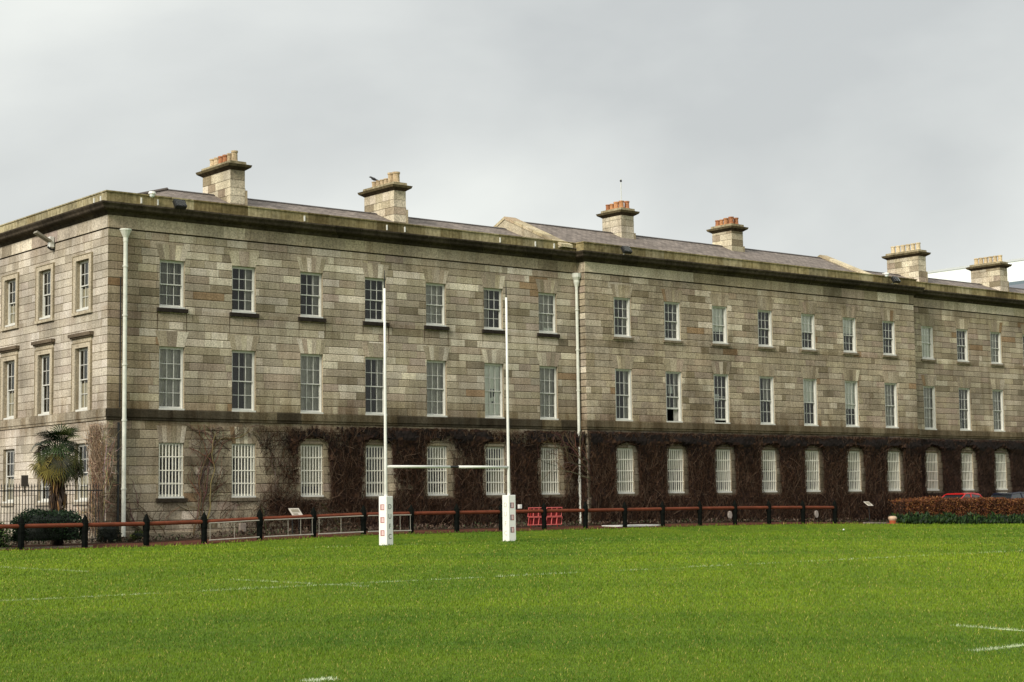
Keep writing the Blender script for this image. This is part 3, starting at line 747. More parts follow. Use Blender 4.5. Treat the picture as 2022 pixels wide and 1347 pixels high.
def downpipes():
    mb = MB(); x, y = .70, -.15
    mb.tube([(x, y, .42), (x, y, 12.35)], .085, n=12)
    for z in (2.3, 5.05, 7.3, 9.3, 11.3): mb.tube([(x, y, z), (x, y, z+.07)], .108, n=12)
    mb.lathe([(.085, 12.3), (.10, 12.36), (.10, 12.5), (.15, 12.62), (.22, 12.78), (.24, 12.8), (.24, 12.86), (.2, 12.86)], x, y, 12)
    mb.box(x-.03, x+.03, y, 0, 12.6, 12.66)
    mb.build('downpipe', M['pipe'], B, smooth=False)
    mb = MB(); mb.tube([(.50, -.06, .5), (.50, -.06, 5.0)], .05, n=8); mb.tube([(.55, -.05, 5.6), (.55, -.05, 10.9)], .025, n=6); mb.build('black_tube', M['black'], B)  # thin black tubes drawn along the dark stripe beside the downpipe
    mb = MB(); x, y = 25.06, -.16
    mb.tube([(x, y, .5), (x, y, 12.2)], .075, n=12)
    for z in (2.6, 4.9, 7.0, 9.0, 11.0): mb.tube([(x, y, z), (x, y, z+.07)], .10, n=12)
    mb.lathe([(.08, 12.15), (.15, 12.4), (.15, 12.5), (.23, 12.65), (.24, 12.84), (.2, 12.84)], x, y, 10)
    mb.build('downpipe', M['pipe'], B)
    mb = MB()
    r = random.Random(4)
    for x in (1.35, 2.1, 9.2, 13.6, 14.6, 20.2, 22.4, 23.6, 30.2, 34.5): mb.box(x, x+.05, -.20, -.151, 13.98, 14.22)
    mb.box(-.2, -.151, .3, .36, 13.98, 14.2); mb.box(-.2, -.151, .9, .96, 13.98, 14.2)
    mb.build('cable_clip', M['white'], B)
downpipes()

# ------------------------------------------------------------------ fittings on the building
def floodlight(loc, rz, label, s=1.0, arm=True):
    t = empty('floodlight', loc, rz); tag(t, label, 'floodlight', 'floodlights on the building')
    mb = MB(); m = Matrix.Rotation(math.radians(-35), 4, 'X') @ Matrix.Scale(s, 4)
    mb.box(-.26, .26, -.09, .09, -.19, .19, M=m); mb.box(-.2, .2, .09, .15, -.12, .12, M=m); mb.build('housing', M['black'], t, bevel=.02)
    mb = MB(); mb.box(-.22, .22, -.096, -.091, -.15, .15, M=m); mb.build('lens', M['glass'], t)
    mb = MB(); mb.tube([(0, .05, -.05), (0, .2, -.2), (0, .35, -.22)], .025, n=6); mb.build('bracket', M['pipe'], t)
floodlight((2.96, -.5, 14.06), 0, 'black floodlight on the parapet near the left corner of the roofline')
floodlight((27.62, -1.1, 14.12), 0, 'black floodlight on the parapet beside the first orange-potted chimney', 1.0)
floodlight((48.9, -1.1, 14.14), 0, 'black floodlight on the parapet just left of the six-potted chimneys', 1.0)
def end_light():
    t = empty('wall_light', (0, 5.1, 12.8)); tag(t, 'grey angled light with a white box on the left end wall', 'floodlight')
    mb = MB(); m = Matrix.Rotation(math.radians(28), 4, 'Y'); mb.box(-1.0, -.25, -.17, .17, -.05, .05, M=m @ Matrix.Translation((0, 0, .02))); mb.build('housing', mat('grey_metal', (.22, .2, .16), .5), t, bevel=.01)
    mb = MB(); mb.tube([(-.3, 0, -.1), (-.15, 0, -.2), (.02, 0, -.2)], .05, n=8); mb.build('bracket', M['black'], t)
    mb = MB(); mb.box(-.26, -.06, -.12, .12, -.12, .34); mb.build('box', M['white'], t, bevel=.015)
end_light()
def dome(loc, label):
    t = empty('security_camera', loc); tag(t, label, 'camera', 'dome cameras on the parapet')
    mb = MB(); mb.lathe([(.02, .12), (.13, .10), (.15, .03), (.15, 0), (.10, -.02)], 0, 0, 12); mb.build('housing', M['white'], t)
    mb = MB(); mb.lathe([(.11, -.02), (.10, -.08), (.06, -.13), (.01, -.15)], 0, 0, 12); mb.build('dome', M['paleblue'], t)
    mb = MB(); mb.tube([(0, 0, .08), (0, .3, .08)], .025, n=6); mb.build('bracket', M['white'], t)
dome((1.72, -.45, 14.36), 'small white dome camera on the parapet near the left corner')
dome((48.2, -1.0, 14.40), 'small white dome camera on the parapet left of the far pair of chimneys')
def mast():
    t = empty('aerial', (31.98, 3.9, 16.9)); tag(t, 'thin aerial mast rising from the chimney behind its orange pots', 'aerial')
    mb = MB(); mb.tube([(0, 0, -.3), (0, 0, 2.1)], .02, n=5); mb.build('pole', M['pipe'], t)
    mb = MB(); mb.lathe([(.01, 1.9), (.05, 1.94), (.05, 2.02), (.01, 2.06)], 0, 0, 8); mb.tube([(-.09, 0, 1.98), (.09, 0, 1.98)], .01, n=5); mb.build('head', M['black'], t)
mast()
def bird(loc, rz, label, s=1.0):
    mb = MB(); c = (.03, .03, .032)
    def sec(x, z, r): return x*s, z*s, r*s
    mb.tube([(-.17*s, 0, -.02*s), (-.07*s, 0, .0), (0, 0, .03*s), (.07*s, 0, .06*s), (.11*s, 0, .10*s), (.15*s, 0, .11*s), (.20*s, 0, .105*s)], .01*s, .006*s, n=8, col=c)
    rr = [.012, .035, .055, .05, .032, .028, .005]
    for i in range(7):
        ctr = sum((Vector(mb.v[i*8+k]) for k in range(8)), Vector())/8
        for k in range(8):
            d = (Vector(mb.v[i*8+k])-ctr).normalized(); mb.v[i*8+k] = tuple(ctr+d*rr[i]*s)
    mb.tube([(.01*s, .015*s, 0), (.01*s, .015*s, -.09*s)], .004*s, n=4, col=c); mb.tube([(.01*s, -.015*s, 0), (.01*s, -.015*s, -.09*s)], .004*s, n=4, col=c)
    o = mb.build('bird', M['leaf']); o.location = loc; o.rotation_euler = (0, 0, rz); tag(o, label, 'bird'); return o
bird((16.27, 4.64, 17.33), 2.6, 'dark bird perched on a short pot of the second chimney', 1.3)
def flying(loc, rz, label):
    mb = MB(); c = (.03, .03, .03)
    mb.tube([(-.22, 0, 0), (-.1, 0, .01), (.1, 0, .02), (.24, 0, .01)], .05, .02, n=7, col=c)
    for s in (1, -1): mb.poly([(.1, 0, .02), (.02, s*.28, .13), (-.02, s*.55, .06), (-.1, s*.3, .1), (-.08, 0, .02)], c)
    o = mb.build('flying_bird', M['leaf']); o.location = loc; o.rotation_euler = (0, 0, rz); tag(o, label, 'bird')
flying((79.5, 50, 53.5), .7, 'tiny dark bird flying high in the grey sky at the upper right')

# ------------------------------------------------------------------ creeper on the ground floor
def z_shade_band(u, z): return 4.52+.12*math.sin(u*1.7)+.1*math.sin(u*4.1) < z < 4.92+.05*math.sin(u*2.9)  # wavy band below the string course, its shade painted into the creeper
def creeper(name, label, P, u0, u1, dens, holes, seed, n_tw, mat_sheet=True, cols=None):
    r = random.Random(seed); mb = MB()
    cols = cols or [(.044, .024, .014), (.022, .012, .008), (.085, .050, .032), (.115, .078, .054), (.062, .030, .017), (.036, .018, .010)]
    def hole(u, z, m=0.0):
        for (a, b, c, d, k) in holes:
            mid = (a+b)/2; hw = (b-a)/2
            top = d+.10*k+(.24*k)*max(0, 1-((u-mid)/(hw+.16))**2)
            ml, mr = .10+.16*k*(1-(z-c)/(d-c)*.5), .16+.26*k*(1-(z-c)/(d-c)*.6)
            if a-ml-m < u < b+mr+m and c-.16-m < z < top+m: return True
        return False
    if mat_sheet:
        st = .11; nu = int((u1-u0)/st); nz = int(4.62/st)
        def dd(u, z):
            q = .5+.5*math.sin(u*2.3+math.sin(z*1.9)*2+seed)*math.cos(z*2.1+u*.6); q2 = .5+.5*math.sin(u*7.7+z*5.1+math.sin(u*3.1)*2)
            e = min(1, max(0, (dens(u, z)-.55)*2.2))
            t = .10*max(0, 1-abs(z-4.5)/.4)
            hm = .35 if hole(u, z, .07) else 1
            return (.02+(.05+.08*q+.05*q2+t)*e)*hm
        G = {}
        for i in range(nu+1):
            for k in range(nz+1):
                u = u0+i*st+(r.random()-.5)*.07; z = .38+k*st+(r.random()-.5)*.07
                G[i, k] = (u, z, dd(u, z)+.035*r.random())
        for i in range(nu):
            for k in range(nz):
                q = [G[i, k], G[i+1, k], G[i+1, k+1], G[i, k+1]]; cu = sum(a[0] for a in q)/4; cz = sum(a[1] for a in q)/4
                if hole(cu, cz) or dens(cu, cz) < .78+.35*(r.random()-.5): continue
                c = (.012, .009, .008) if z_shade_band(cu, cz) else r.choice(cols[:2]+[(.022, .012, .009)]); kk = .7+.6*r.random(); c = tuple(v*kk for v in c)
                mb.quad(*[P(*a) for a in q], c)
    for _ in range(n_tw):
        u = u0+(u1-u0)*r.random(); z = .35+4.68*r.random()
        D = dens(u, z)
        if r.random() > D**1.3: continue
        if hole(u, z, -.09*r.random()-.02): continue
        L = .25+.75*r.random(); a = math.pi/2+r.gauss(0, .55); 
        if r.random() < .25: a = r.random()*math.pi
        d = .03+(.17*r.random())*min(1, D*1.2); pts = []
        bad = False
        for k in range(4):
            pts.append(P(u, z, d)); a += r.gauss(0, .22); u += math.cos(a)*L/3; z += math.sin(a)*L/3; d = max(.015, d+r.gauss(0, .02))
            if k < 3 and hole(u, z, -.14): bad = True; break
            if z > 5.04 or z < .3 or u < u0-.05 or u > u1+.02: bad = True; break
        if bad and len(pts) < 2: continue
        if len(pts) < 2: continue
        kk = .6+.8*r.random(); c = tuple(v*kk for v in (r.choice(cols) if not (mat_sheet and z_shade_band(u, z)) else (.018, .013, .011)))  # twigs in the band go near black, shade put into their colour
        rad = .005+.008*r.random()
        mb.tube(pts, rad, rad*.5, n=3, col=c, cap=False)
    return mb, hole
def stems(mb, P, starts, seed, cols, hole=None, n_branch=3):
    r = random.Random(seed)
    def grow(u, z, a, L, rad, lev):
        pts = []; n = max(4, int(L/.22))
        for i in range(n+1):
            pts.append(P(u, z, .03+rad)); a += r.gauss(0, .22); a = a*.96+(math.pi/2)*.04
            u += math.cos(a)*L/n; z += math.sin(a)*L/n
            if z > 5.02 or (hole and hole(u, z, -.02)): break
            if lev > 0 and r.random() < .5: grow(u, z, a+r.choice((-1, 1))*(.4+.5*r.random()), L*(.35+.3*r.random()), rad*.6, lev-1)
        if len(pts) > 1: mb.tube(pts, rad, rad*.4, n=4, col=tuple(v*(.7+.6*r.random()) for v in r.choice(cols)), cap=False)
    for (u, z, a, L, rad) in starts: grow(u, z, a, L, rad, n_branch)
def creepers():
    gA = [(x, x+WW, Z1B, Z1T, min(1, max(0, (x-4)/4)) if x < 8 else .8) for x in A_x]
    gB = [(x, x+WW, Z1B, Z1T, .7) for x in B_x]; gC = [(x, x+WW, Z1B, Z1T, 1.0) for x in C_x]
    def dA(u, z):
        if u < 3.3: return 0
        v = (u-5.9+.7*math.sin(z*1.7)+.35*math.sin(z*4.3+u))/3.4
        if z > 4.1: v -= .30*min(1, (z-4.1)*2)*max(0, min(1, (12.5-u)/3))
        v += .22*math.sin(u*1.9+z*1.3)*math.sin(z*2.7-u*.8)
        if u > 8: v = min(v, 1.02)-.42*max(0, math.sin(u*.93+1.2)*math.sin(z*1.5+u*.31))-.12*max(0, math.sin(u*4.1+z*3))
        return max(.10 if u > 3.8 else .04, min(1, v))
    def dB(u, z): return 1.0 if z < 4.98 else .6
    BR = [(.10, .065, .042), (.075, .048, .032), (.15, .105, .07)]
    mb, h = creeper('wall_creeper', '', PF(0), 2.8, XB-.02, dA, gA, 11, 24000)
    stems(mb, PF(0), [(3.9, .4, 1.75, 4.6, .035), (4.3, .5, 2.2, 4.0, .03), (6.6, 2, 2.1, 3.2, .025), (5.6, 3.9, 2.6, 2.2, .02), (4.2, .4, 1.3, 4.4, .04), (7.4, .4, 1.9, 4.4, .045), (11.2, .4, 1.7, 4.3, .05), (14.6, .4, 1.5, 4.3, .05), (5.2, .6, 1.9, 2, .02)], 5, BR, h)
    stems(mb, PF(0), [(2.2, .5, 2.0, 1.6, .02), (2.6, .45, 2.3, 2.0, .025)], 15, BR, h)
    tag(mb.build('wall_creeper', M['vine']), 'dense leafless brown creeper on the ground floor wall behind the rugby goalposts', 'creeper')
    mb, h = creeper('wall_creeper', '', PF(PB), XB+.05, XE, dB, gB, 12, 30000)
    stems(mb, PF(PB), [(XB+1+3.5*i, .4, 1.55, 4.4, .04) for i in range(7)], 6, BR, h)
    m3, h3 = creeper('', '', lambda u, z, d: (XB-d, u, z), PB, -.02, lambda u, z: 1.0, [], 17, 500)
    k = len(mb.v); mb.v += m3.v; mb.f += [tuple(k+i for i in f) for f in m3.f]; mb.c += m3.c
    tag(mb.build('wall_creeper', M['vine']), 'dense leafless brown creeper on the ground floor between second downpipe and hedge', 'creeper')
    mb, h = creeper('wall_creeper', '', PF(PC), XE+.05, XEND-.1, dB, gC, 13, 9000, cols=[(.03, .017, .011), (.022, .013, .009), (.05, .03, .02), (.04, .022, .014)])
    tag(mb.build('wall_creeper', M['vine']), 'dark leafless creeper on the far right ground floor wall above the hedge and cars', 'creeper')
    # the thin one at the corner: climbs both faces
    LIT_BROWN = [(.34, .25, .17), (.27, .19, .125), (.40, .31, .22), (.20, .135, .09)]  # end-wall twigs paler than the front ones, sunlight put into their colour
    def dL(u, z): 
        y = DEP-u; return max(0, min(1, (1.75+.25*math.sin(z*2)-y)/.7))
    mb, h = creeper('corner_creeper', '', PLf, DEP-2.2, DEP-.02, dL, [(DEP-L_y[0], DEP-L_y[0]+WL, 1.85, 4.22, .3)], 14, 1300, False, LIT_BROWN)
    stems(mb, PLf, [(DEP-.3, .4, 1.7, 4.6, .035), (DEP-.6, .4, 1.9, 4.4, .03), (DEP-1.0, .5, 1.6, 4.0, .03), (DEP-.5, .4, 2.2, 3.0, .03)], 7, LIT_BROWN, h)
    mb2, h2 = creeper('corner_creeper', '', PF(0), .02, .46, lambda u, z: max(0, .7-u), [], 15, 380, False, [(.13, .085, .055), (.10, .065, .042)])
    k = len(mb.v); mb.v += mb2.v; mb.f += [tuple(k+i for i in f) for f in mb2.f]; mb.c += mb2.c
    stems(mb, PF(0), [(1.9, .4, 2.35, 1.9, .04), (1.5, .5, 1.9, 1.6, .025), (.95, 1.2, 2.0, 1.8, .02)], 8, [(.10, .065, .045)], None)
    tag(mb.build('corner_creeper', M['vine']), 'thin leafless creeper in sunlit pale brown climbing the left corner of the building', 'creeper')
creepers()

# ------------------------------------------------------------------ foliage helpers
def leaves(pts, size, cols, seed, name, parent=None, stretch=1.6, up=.3, mt=None):
    rng = np.random.default_rng(seed); n = len(pts); pts = np.asarray(pts)
    d = rng.normal(size=(n, 3)); d[:, 2] += up; d /= np.linalg.norm(d, axis=1)[:, None]
    e = rng.normal(size=(n, 3)); e -= (e*d).sum(1)[:, None]*d; e /= np.linalg.norm(e, axis=1)[:, None]
    s = size*(.6+.8*rng.random(n))[:, None]
    a = pts; b = pts+d*s*stretch*.5+e*s*.4; c = pts+d*s*stretch; f = pts+d*s*stretch*.5-e*s*.4
    V = np.stack([a, b, c, f], 1).reshape(-1, 3); cols = np.array(cols); C = cols[rng.integers(0, len(cols), n)]*(.6+.8*rng.random(n))[:, None]
    return np_mesh(name, V, np.arange(n*4).reshape(-1, 4), np.repeat(C, 4, 0), mt or M['leaf'], parent)

# ------------------------------------------------------------------ fence
def fence():
    t = empty('post_and_rail_fence', (17, -4, .3)); tag(t, 'low fence of black pointed posts and orange brown rails along the far touchline', 'fence')
    inv = Vector((-17, 4, -.3))
    xs = [-7.72, -5.24, -2.77, -.27, 2.2, 4.68, 7.2, 9.65, 12.09, 14.52, 16.99, 19.48, 21.97, 24.44, 26.91, 29.43, 31.9, 34.38, 36.95, 39.45]
    mb = MB(); n = 8
    prof = [(.115, -.1), (.115, .55), (.125, .60), (.135, .64), (.135, .92), (.12, .96), (.12, 1.0), (.075, 1.10), (.045, 1.17), (.0, 1.24)]
    mb.lathe(prof, 0, 0, n); me = mb.mesh('post', M['fence'])
    for x in xs:
        o = place('post', me, t); o.location = (x-17, 0, float(gh(x, -4))-.3); o.rotation_euler = (0, 0, .39)
    for a, b in zip(xs, xs[1:]):
        za, zb = float(gh(a, -4))+.84, float(gh(b, -4))+.84
        mb = MB(); p, q = Vector((a+.1, -4, za)), Vector((b-.1, -4, zb)); mb.tube([p+inv, q+inv], .078, n=10); mb.build('rail', M['rail'], t)
    return xs
XS = fence()
M['dull'] = mat('dull_white_tube', (.32, .30, .25), .6, noise=.15, nscale=4)
def barrier():
    k = XS.index(2.2)
    labs = ['leftmost of the four white framed barriers', 'second from the left of the four white framed barriers', 'third from the left of the four white framed barriers', 'rightmost of the four white framed barriers']
    for i in range(4):
        a, b = XS[k+i]+.12, XS[k+i+1]-.12; z0 = [float(gh(a, -4.2)), float(gh(b, -4.2))]
        t = empty('white_barrier', (a, -4.17, z0[0])); tag(t, labs[i]+' fixed to the fence', 'barrier', 'white barriers fixed to the fence')
        w = b-a; dz = z0[1]-z0[0]
        mb = MB(); mb.tube([(0, 0, .78), (w, 0, dz+.78)], .022, n=6); mb.build('top_rail', M['dull'], t)
        mb = MB(); mb.tube([(0, 0, .12), (w, 0, dz+.12)], .03, n=6); mb.build('bottom_rail', M['dull'], t)
        for s in ((.02, .5) if i % 2 == 0 else (.48, .74, .98)):
            mb = MB(); mb.tube([(w*s, 0, dz*s+.14), (w*s, 0, dz*s+.76)], .010, n=5); mb.build('upright', M['dull'], t)
barrier()

# ------------------------------------------------------------------ goal
def text_mesh(ch, size, depth=.004):
    cu = bpy.data.curves.new('letter', 'FONT'); cu.body = ch; cu.size = size; cu.extrude = depth; cu.align_x = 'CENTER'; cu.align_y = 'CENTER'
    ob = bpy.data.objects.new('tmp', cu); COL.objects.link(ob); bpy.context.view_layer.update()
    me = bpy.data.meshes.new_from_object(ob.evaluated_get(bpy.context.evaluated_depsgraph_get())); bpy.data.objects.remove(ob); bpy.data.curves.remove(cu); return me
def goal():
    Lx, Ly, Rx, Ry = 7.33, -8.95, 13.58, -8.77
    cx, cy = (Lx+Rx)/2, (Ly+Ry)/2
    g = empty('rugby_goal', (cx, cy, 0)); tag(g, 'tall white rugby goalposts with crossbar and white padded bases', 'goalposts')
    letter_m = mat('letter_dark', (.11, .12, .10), .8); faint = mat('letter_faint', (.50, .51, .46), .8)
    emb_m = mat('emblem_red', (.36, .12, .12), .8); emb_d = mat('emblem_blue_black', (.08, .06, .09), .8); emb_p = mat('emblem_pink', (.66, .48, .47), .8)
    pw = mat('pad_vinyl', (.80, .79, .75), .55, noise=.04, nscale=4, spec=.35)
    for (x, y, top, tip, rot, lean) in ((Lx, Ly, 9.95, 10.66, math.radians(15), -.0), (Rx, Ry, 10.02, 10.70, math.radians(3), 0)):
        px, py = x-cx, y-cy
        mb = MB(); mb.tube([(px, py, 0), (px, py, 3.1), (px, py, 6.5), (px, py, top)], .068, .045, n=12); mb.build('upright', M['white'], g, smooth=True)
        mb = MB(); mb.tube([(px, py, top), (px, py, tip)], .028, .012, n=6); mb.build('tip', M['black'], g)
        s = .195
        pe = bpy.data.objects.new('pad', None); 
        mb = MB(); mb.box(-s, s, -s, s, .0, 1.88)
        pad = mb.build('pad', pw, g, bevel=.018); pad.location = (px, py, 0); pad.rotation_euler = (0, 0, rot); pad.data.materials[0] = pw
        # face A = -x (turned to the left), face B = -y (turned to the pitch)
        emb_face = 'A' if x == Lx else 'B'
        def put(me, face, z, name):
            o = place(name, me, pad)
            if face == 'A': o.location = (-s-.003, 0, z); o.rotation_euler = (math.pi/2, 0, -math.pi/2)
            else: o.location = (0, -s-.003, z); o.rotation_euler = (math.pi/2, 0, 0)
            return o
        for z in (1.46, .97, .47):
            e = MB(); 
            e.box(-.085, .085, -.11, -.085, -.002, .003, ); e.box(-.085, .085, .085, .11, -.002, .003); e.box(.06, .085, -.085, .085, -.002, .003)
            E = put(e.mesh('emblem', emb_m), emb_face, z, 'emblem')
            e2 = MB(); e2.box(-.11, -.06, -.11, .11, -.002, .0035); 
            put(e2.mesh('emblem', emb_d if emb_face == 'B' else emb_m), emb_face, z, 'emblem')
            e3 = MB(); e3.poly([(-.05, .07, .003), (-.05, -.02, .003), (.0, -.08, .003), (.05, -.02, .003), (.05, .07, .003)]); e3.box(-.045, .045, -.08, .08, -.002, .001)
            put(e3.mesh('emblem', emb_p), emb_face, z, 'emblem')
        lf = 'B' if emb_face == 'A' else 'A'
        for z, ch in zip((1.47, 1.10, .72, .33), 'DUFC'):
            me = text_mesh(ch, .27); me.materials.clear(); me.materials.append(letter_m if lf == 'B' else faint); put(me, lf, z, 'letter')
    d = Vector((Rx-Lx, Ry-Ly, 0)); L = d.length; u = d/L; a = Vector((Lx-cx, Ly-cy, 3.02)); f = .508
    mb = MB(); mb.tube([a, a+u*L*f], .055, n=12); mb.build('crossbar', M['white'], g, smooth=True)
    mb = MB(); mb.tube([a+u*L*f, a+u*L*(f+.07)], .045, n=12); mb.build('joint', M['black'], g)
    mb = MB(); mb.tube([a+u*L*(f+.07), a+u*L], .055, n=12); mb.build('crossbar', M['white'], g, smooth=True)
goal()

# ------------------------------------------------------------------ things by the fence
def info_sign(loc, w, h, rz, tilt, label, legs):
    t = empty('info_sign', loc, rz); tag(t, label, 'sign', 'slanted information boards')
    m = Matrix.Rotation(math.radians(tilt), 4, 'X')
    mb = MB(); mb.box(-w/2, w/2, -h/2, h/2, -.02, .0, M=Matrix.Translation((0, 0, 1.0)) @ m); mb.build('board', mat('pale_board', (.55, .50, .43), .6), t)
    mb = MB(); mb.box(-w/2+.08, w/2-.08, -.02, h/2-.06, .001, .004, M=Matrix.Translation((0, 0, 1.0)) @ m); mb.box(-w/2+.08, w/2-.25, -h/2+.06, -.07, .001, .004, M=Matrix.Translation((0, 0, 1.0)) @ m); mb.build('printed_panel', mat('board_print', (.26, .23, .17), .6), t)
    for x in legs: mb = MB(); mb.tube([(x, 0, -.05), (x, .03, .97)], .025, n=6); mb.build('leg', M['black'], t)
info_sign((7.93, -1.5, .30), .62, .42, .25, 50, 'slanted pale information board behind the white barriers', (-.2, .2))
info_sign((45.3, -1.5, .25), .75, .36, .3, 40, 'slanted pale information board near the left end of the brown hedge', (.1,))
def red_frame():
    t = empty('red_lattice_frame', (20.36, -3.0, float(gh(20.4, -3))+.06)); tag(t, 'red lattice frame standing behind the fence to the right of the goal', 'frame')
    rd = mat('red_plastic', (.50, .045, .04), .5, noise=.15); pk = mat('worn_pink_red_edge', (.58, .12, .11), .5)
    for k, x0 in enumerate((-1.0, .08)):
        w = .92
        for z0, z1 in ((.12, .46), (.5, .9)):
            mb = MB(); mb.tube([(x0, 0, z0), (x0+w, 0, z0), (x0+w+.06, 0, z1), (x0+.06, 0, z1), (x0, 0, z0)], .022, n=6); mb.build('frame', pk, t)
            for i in range(1, 3): mb = MB(); mb.tube([(x0+w*i/3, 0, z0), (x0+w*i/3+.06, 0, z1)], .02, n=6); mb.build('slat', pk, t)
            mb = MB(); mb.box(x0+.05, x0+w-.02, .05, .06, z0+.03, z1-.03); mb.build('panel', C_('dred', lambda: mat('dark_red_sheet', (.16, .012, .012), .7)), t)
    mb = MB(); mb.tube([(-.8, .05, 0), (-.8, .05, .9)], .02, n=6); mb.tube([(.8, .05, 0), (.8, .05, .9)], .02, n=6); mb.tube([(-.9, .05, .48), (.95, .05, .48)], .03, n=6); mb.build('stand', rd, t)
red_frame()
def slab():
    mb = MB(); z = .40; mb.v = []
    P = [(24.3, -3.95), (26.6, -3.95), (27.0, -2.35), (24.5, -2.35)]
    P = [(24.55, -3.85), (27.15, -3.85), (27.1, -2.3), (24.5, -2.3)]
    mb.prism(P, .36, .43); o = mb.build('white_board', mat('white_board', (.60, .60, .57), .6, noise=.12, nscale=1.5), bevel=.01)
    tag(o, 'flat pale grey white board lying on the path behind the fence', 'board')
slab()
def vents():
    for x, z, l in ((34.9, .78, 'left'), (41.7, .72, 'right')):
        mb = MB(); n = 12
        pts = [(x+.13*math.cos(a*2*math.pi/n), z+.2*math.sin(a*2*math.pi/n)) for a in range(n)]
        f = [(a, PB-.26, b) for a, b in pts]; g = [(a, PB-.1, b) for a, b in pts]; mb.poly(f); 
        for i in range(n): j = (i+1) % n; mb.quad(g[i], g[j], f[j], f[i])
        o = mb.build('wall_vent', mat('pale_vent_'+l, (.30, .26, .23), .7, noise=.2, nscale=8)); tag(o, {'left': 'small pale oval cover low on the creeper wall, the one nearer the goalposts', 'right': 'small pale oval cover low on the creeper wall, the one nearer the hedge'}[l], 'vent cover', 'pale oval covers low on the wall')
    mb = MB(); mb.box(5.98, 6.28, -.24, -.1, .5, .86); o = mb.build('meter_box', mat('grey_box', (.22, .18, .15), .7, noise=.3, nscale=7), bevel=.02); tag(o, 'small grey box low on the wall behind the left white barrier', 'box')
    mb = MB(); mb.box(21.05, 21.22, -.34, -.2, 1.28, 1.48); o = mb.build('wall_lamp', M['white'], bevel=.02); tag(o, 'tiny white fitting on the wall above the red lattice frame', 'lamp')
vents()
def cone():
    t = empty('traffic_cone', (44.2, -4.0, float(gh(44.2, -4)))); tag(t, 'orange and white cone shaped marker by the left end of the hedge', 'cone')
    oc = mat('orange_plastic', (.36, .09, .035), .7, noise=.2, nscale=9); wc = mat('cream_plastic', (.50, .36, .25), .7, noise=.2, nscale=9)
    mb = MB(); mb.box(-.22, .22, -.22, .22, 0, .04); mb.build('base', oc, t, bevel=.01)
    mb = MB(); mb.lathe([(.16, .04), (.19, .2)], 0, 0, 14); mb.build('lower_band', oc, t)
    mb = MB(); mb.lathe([(.192, .2), (.24, .30), (.2, .40), (.1, .43)], 0, 0, 14); mb.build('upper_band', wc, t)
cone()
def ball():
    mb = MB(); n = 10; mb.lathe([(.045*math.sin(math.pi*i/n)+.001, .045-.045*math.cos(math.pi*i/n)) for i in range(n+1)], 34.4, -8.8, 12)
    o = mb.build('white_ball', M['white'], smooth=True); tag(o, 'tiny white ball lying on the grass in front of the hedge end', 'ball')
ball()

# ------------------------------------------------------------------ hedge and cars on the right
def hedge():
    rng = np.random.default_rng(8); x0, x1 = 46.2, 68
    n = 42000; x = x0+(x1-x0)*rng.random(n)
    base = np.interp(x, FZ_X, FZ_Z)
    top = 1.46+.05*np.sin(x*1.3)+.06*np.sin(x*3.1)+.04*np.sin(x*8.3)-np.clip(x-50, 0, 10)*.012
    y = -3.35+1.3*rng.random(n); z = base+.28+(top-base-.28)*rng.random(n)**.8
    # most of the twigs stand on the outer shell
    sh = rng.random(n); y = np.where(sh < .55, -3.35+.16*rng.random(n)+.05*np.sin(x*5), y); z = np.where((sh >= .55) & (sh < .8), top-.1*rng.random(n), z)
    keep = (x > x0+.12+.1*rng.random(n))
    t = empty('beech_hedge', (56, -2.8, 0)); tag(t, 'clipped russet brown hedge at the right edge in front of the parked cars', 'hedge')
    pts = np.stack([x-56, y+2.8, z], -1)[keep]
    o = leaves(pts, .055, [(.13, .042, .015), (.19, .070, .020), (.10, .028, .013), (.06, .020, .012), (.24, .11, .032)], 3, 'dry_leaves', t, 1.5, .2)
    mb = MB(); r = random.Random(2)
    for i in range(900):
        a = r.uniform(x0+.15, x1); b = r.uniform(-3.3, -2.2); g = float(np.interp(a, FZ_X, FZ_Z))
        mb.tube([(a-56, b+2.8, g-.05), (a-56+r.gauss(0, .08), b+2.8+r.gauss(0, .05), g+.6), (a-56+r.gauss(0, .18), b+2.8+r.gauss(0, .08), 1.42)], .012, .005, n=3, col=(.06, .035, .025), cap=False)
    mb.build('stems', M['vine'], t)
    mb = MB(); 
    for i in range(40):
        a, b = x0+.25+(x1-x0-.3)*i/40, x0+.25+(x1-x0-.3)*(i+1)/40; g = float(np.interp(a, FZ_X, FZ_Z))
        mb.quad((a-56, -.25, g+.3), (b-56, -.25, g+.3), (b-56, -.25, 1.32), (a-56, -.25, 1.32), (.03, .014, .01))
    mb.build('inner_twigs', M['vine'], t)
    n = 16000; rng = np.random.default_rng(9); x = 44.9+(68-44.9)*rng.random(n)**1.0; y = -4.35+1.15*rng.random(n); b = gh(x, y)
    z = b+.36*rng.random(n)*np.clip((y+4.45)/.6, .15, 1)*(1+.3*np.sin(x*2.7)+.3*np.sin(x*6.1)); z -= .02
    o = leaves(np.stack([x, y, z], -1), .11, [(.008, .026, .006), (.014, .038, .007), (.006, .016, .005), (.028, .058, .010)], 4, 'ground_cover', None, 2.4, 1.2)
    tag(o, 'dark green leafy undergrowth along the foot of the hedge', 'plants', kind='stuff')
hedge()
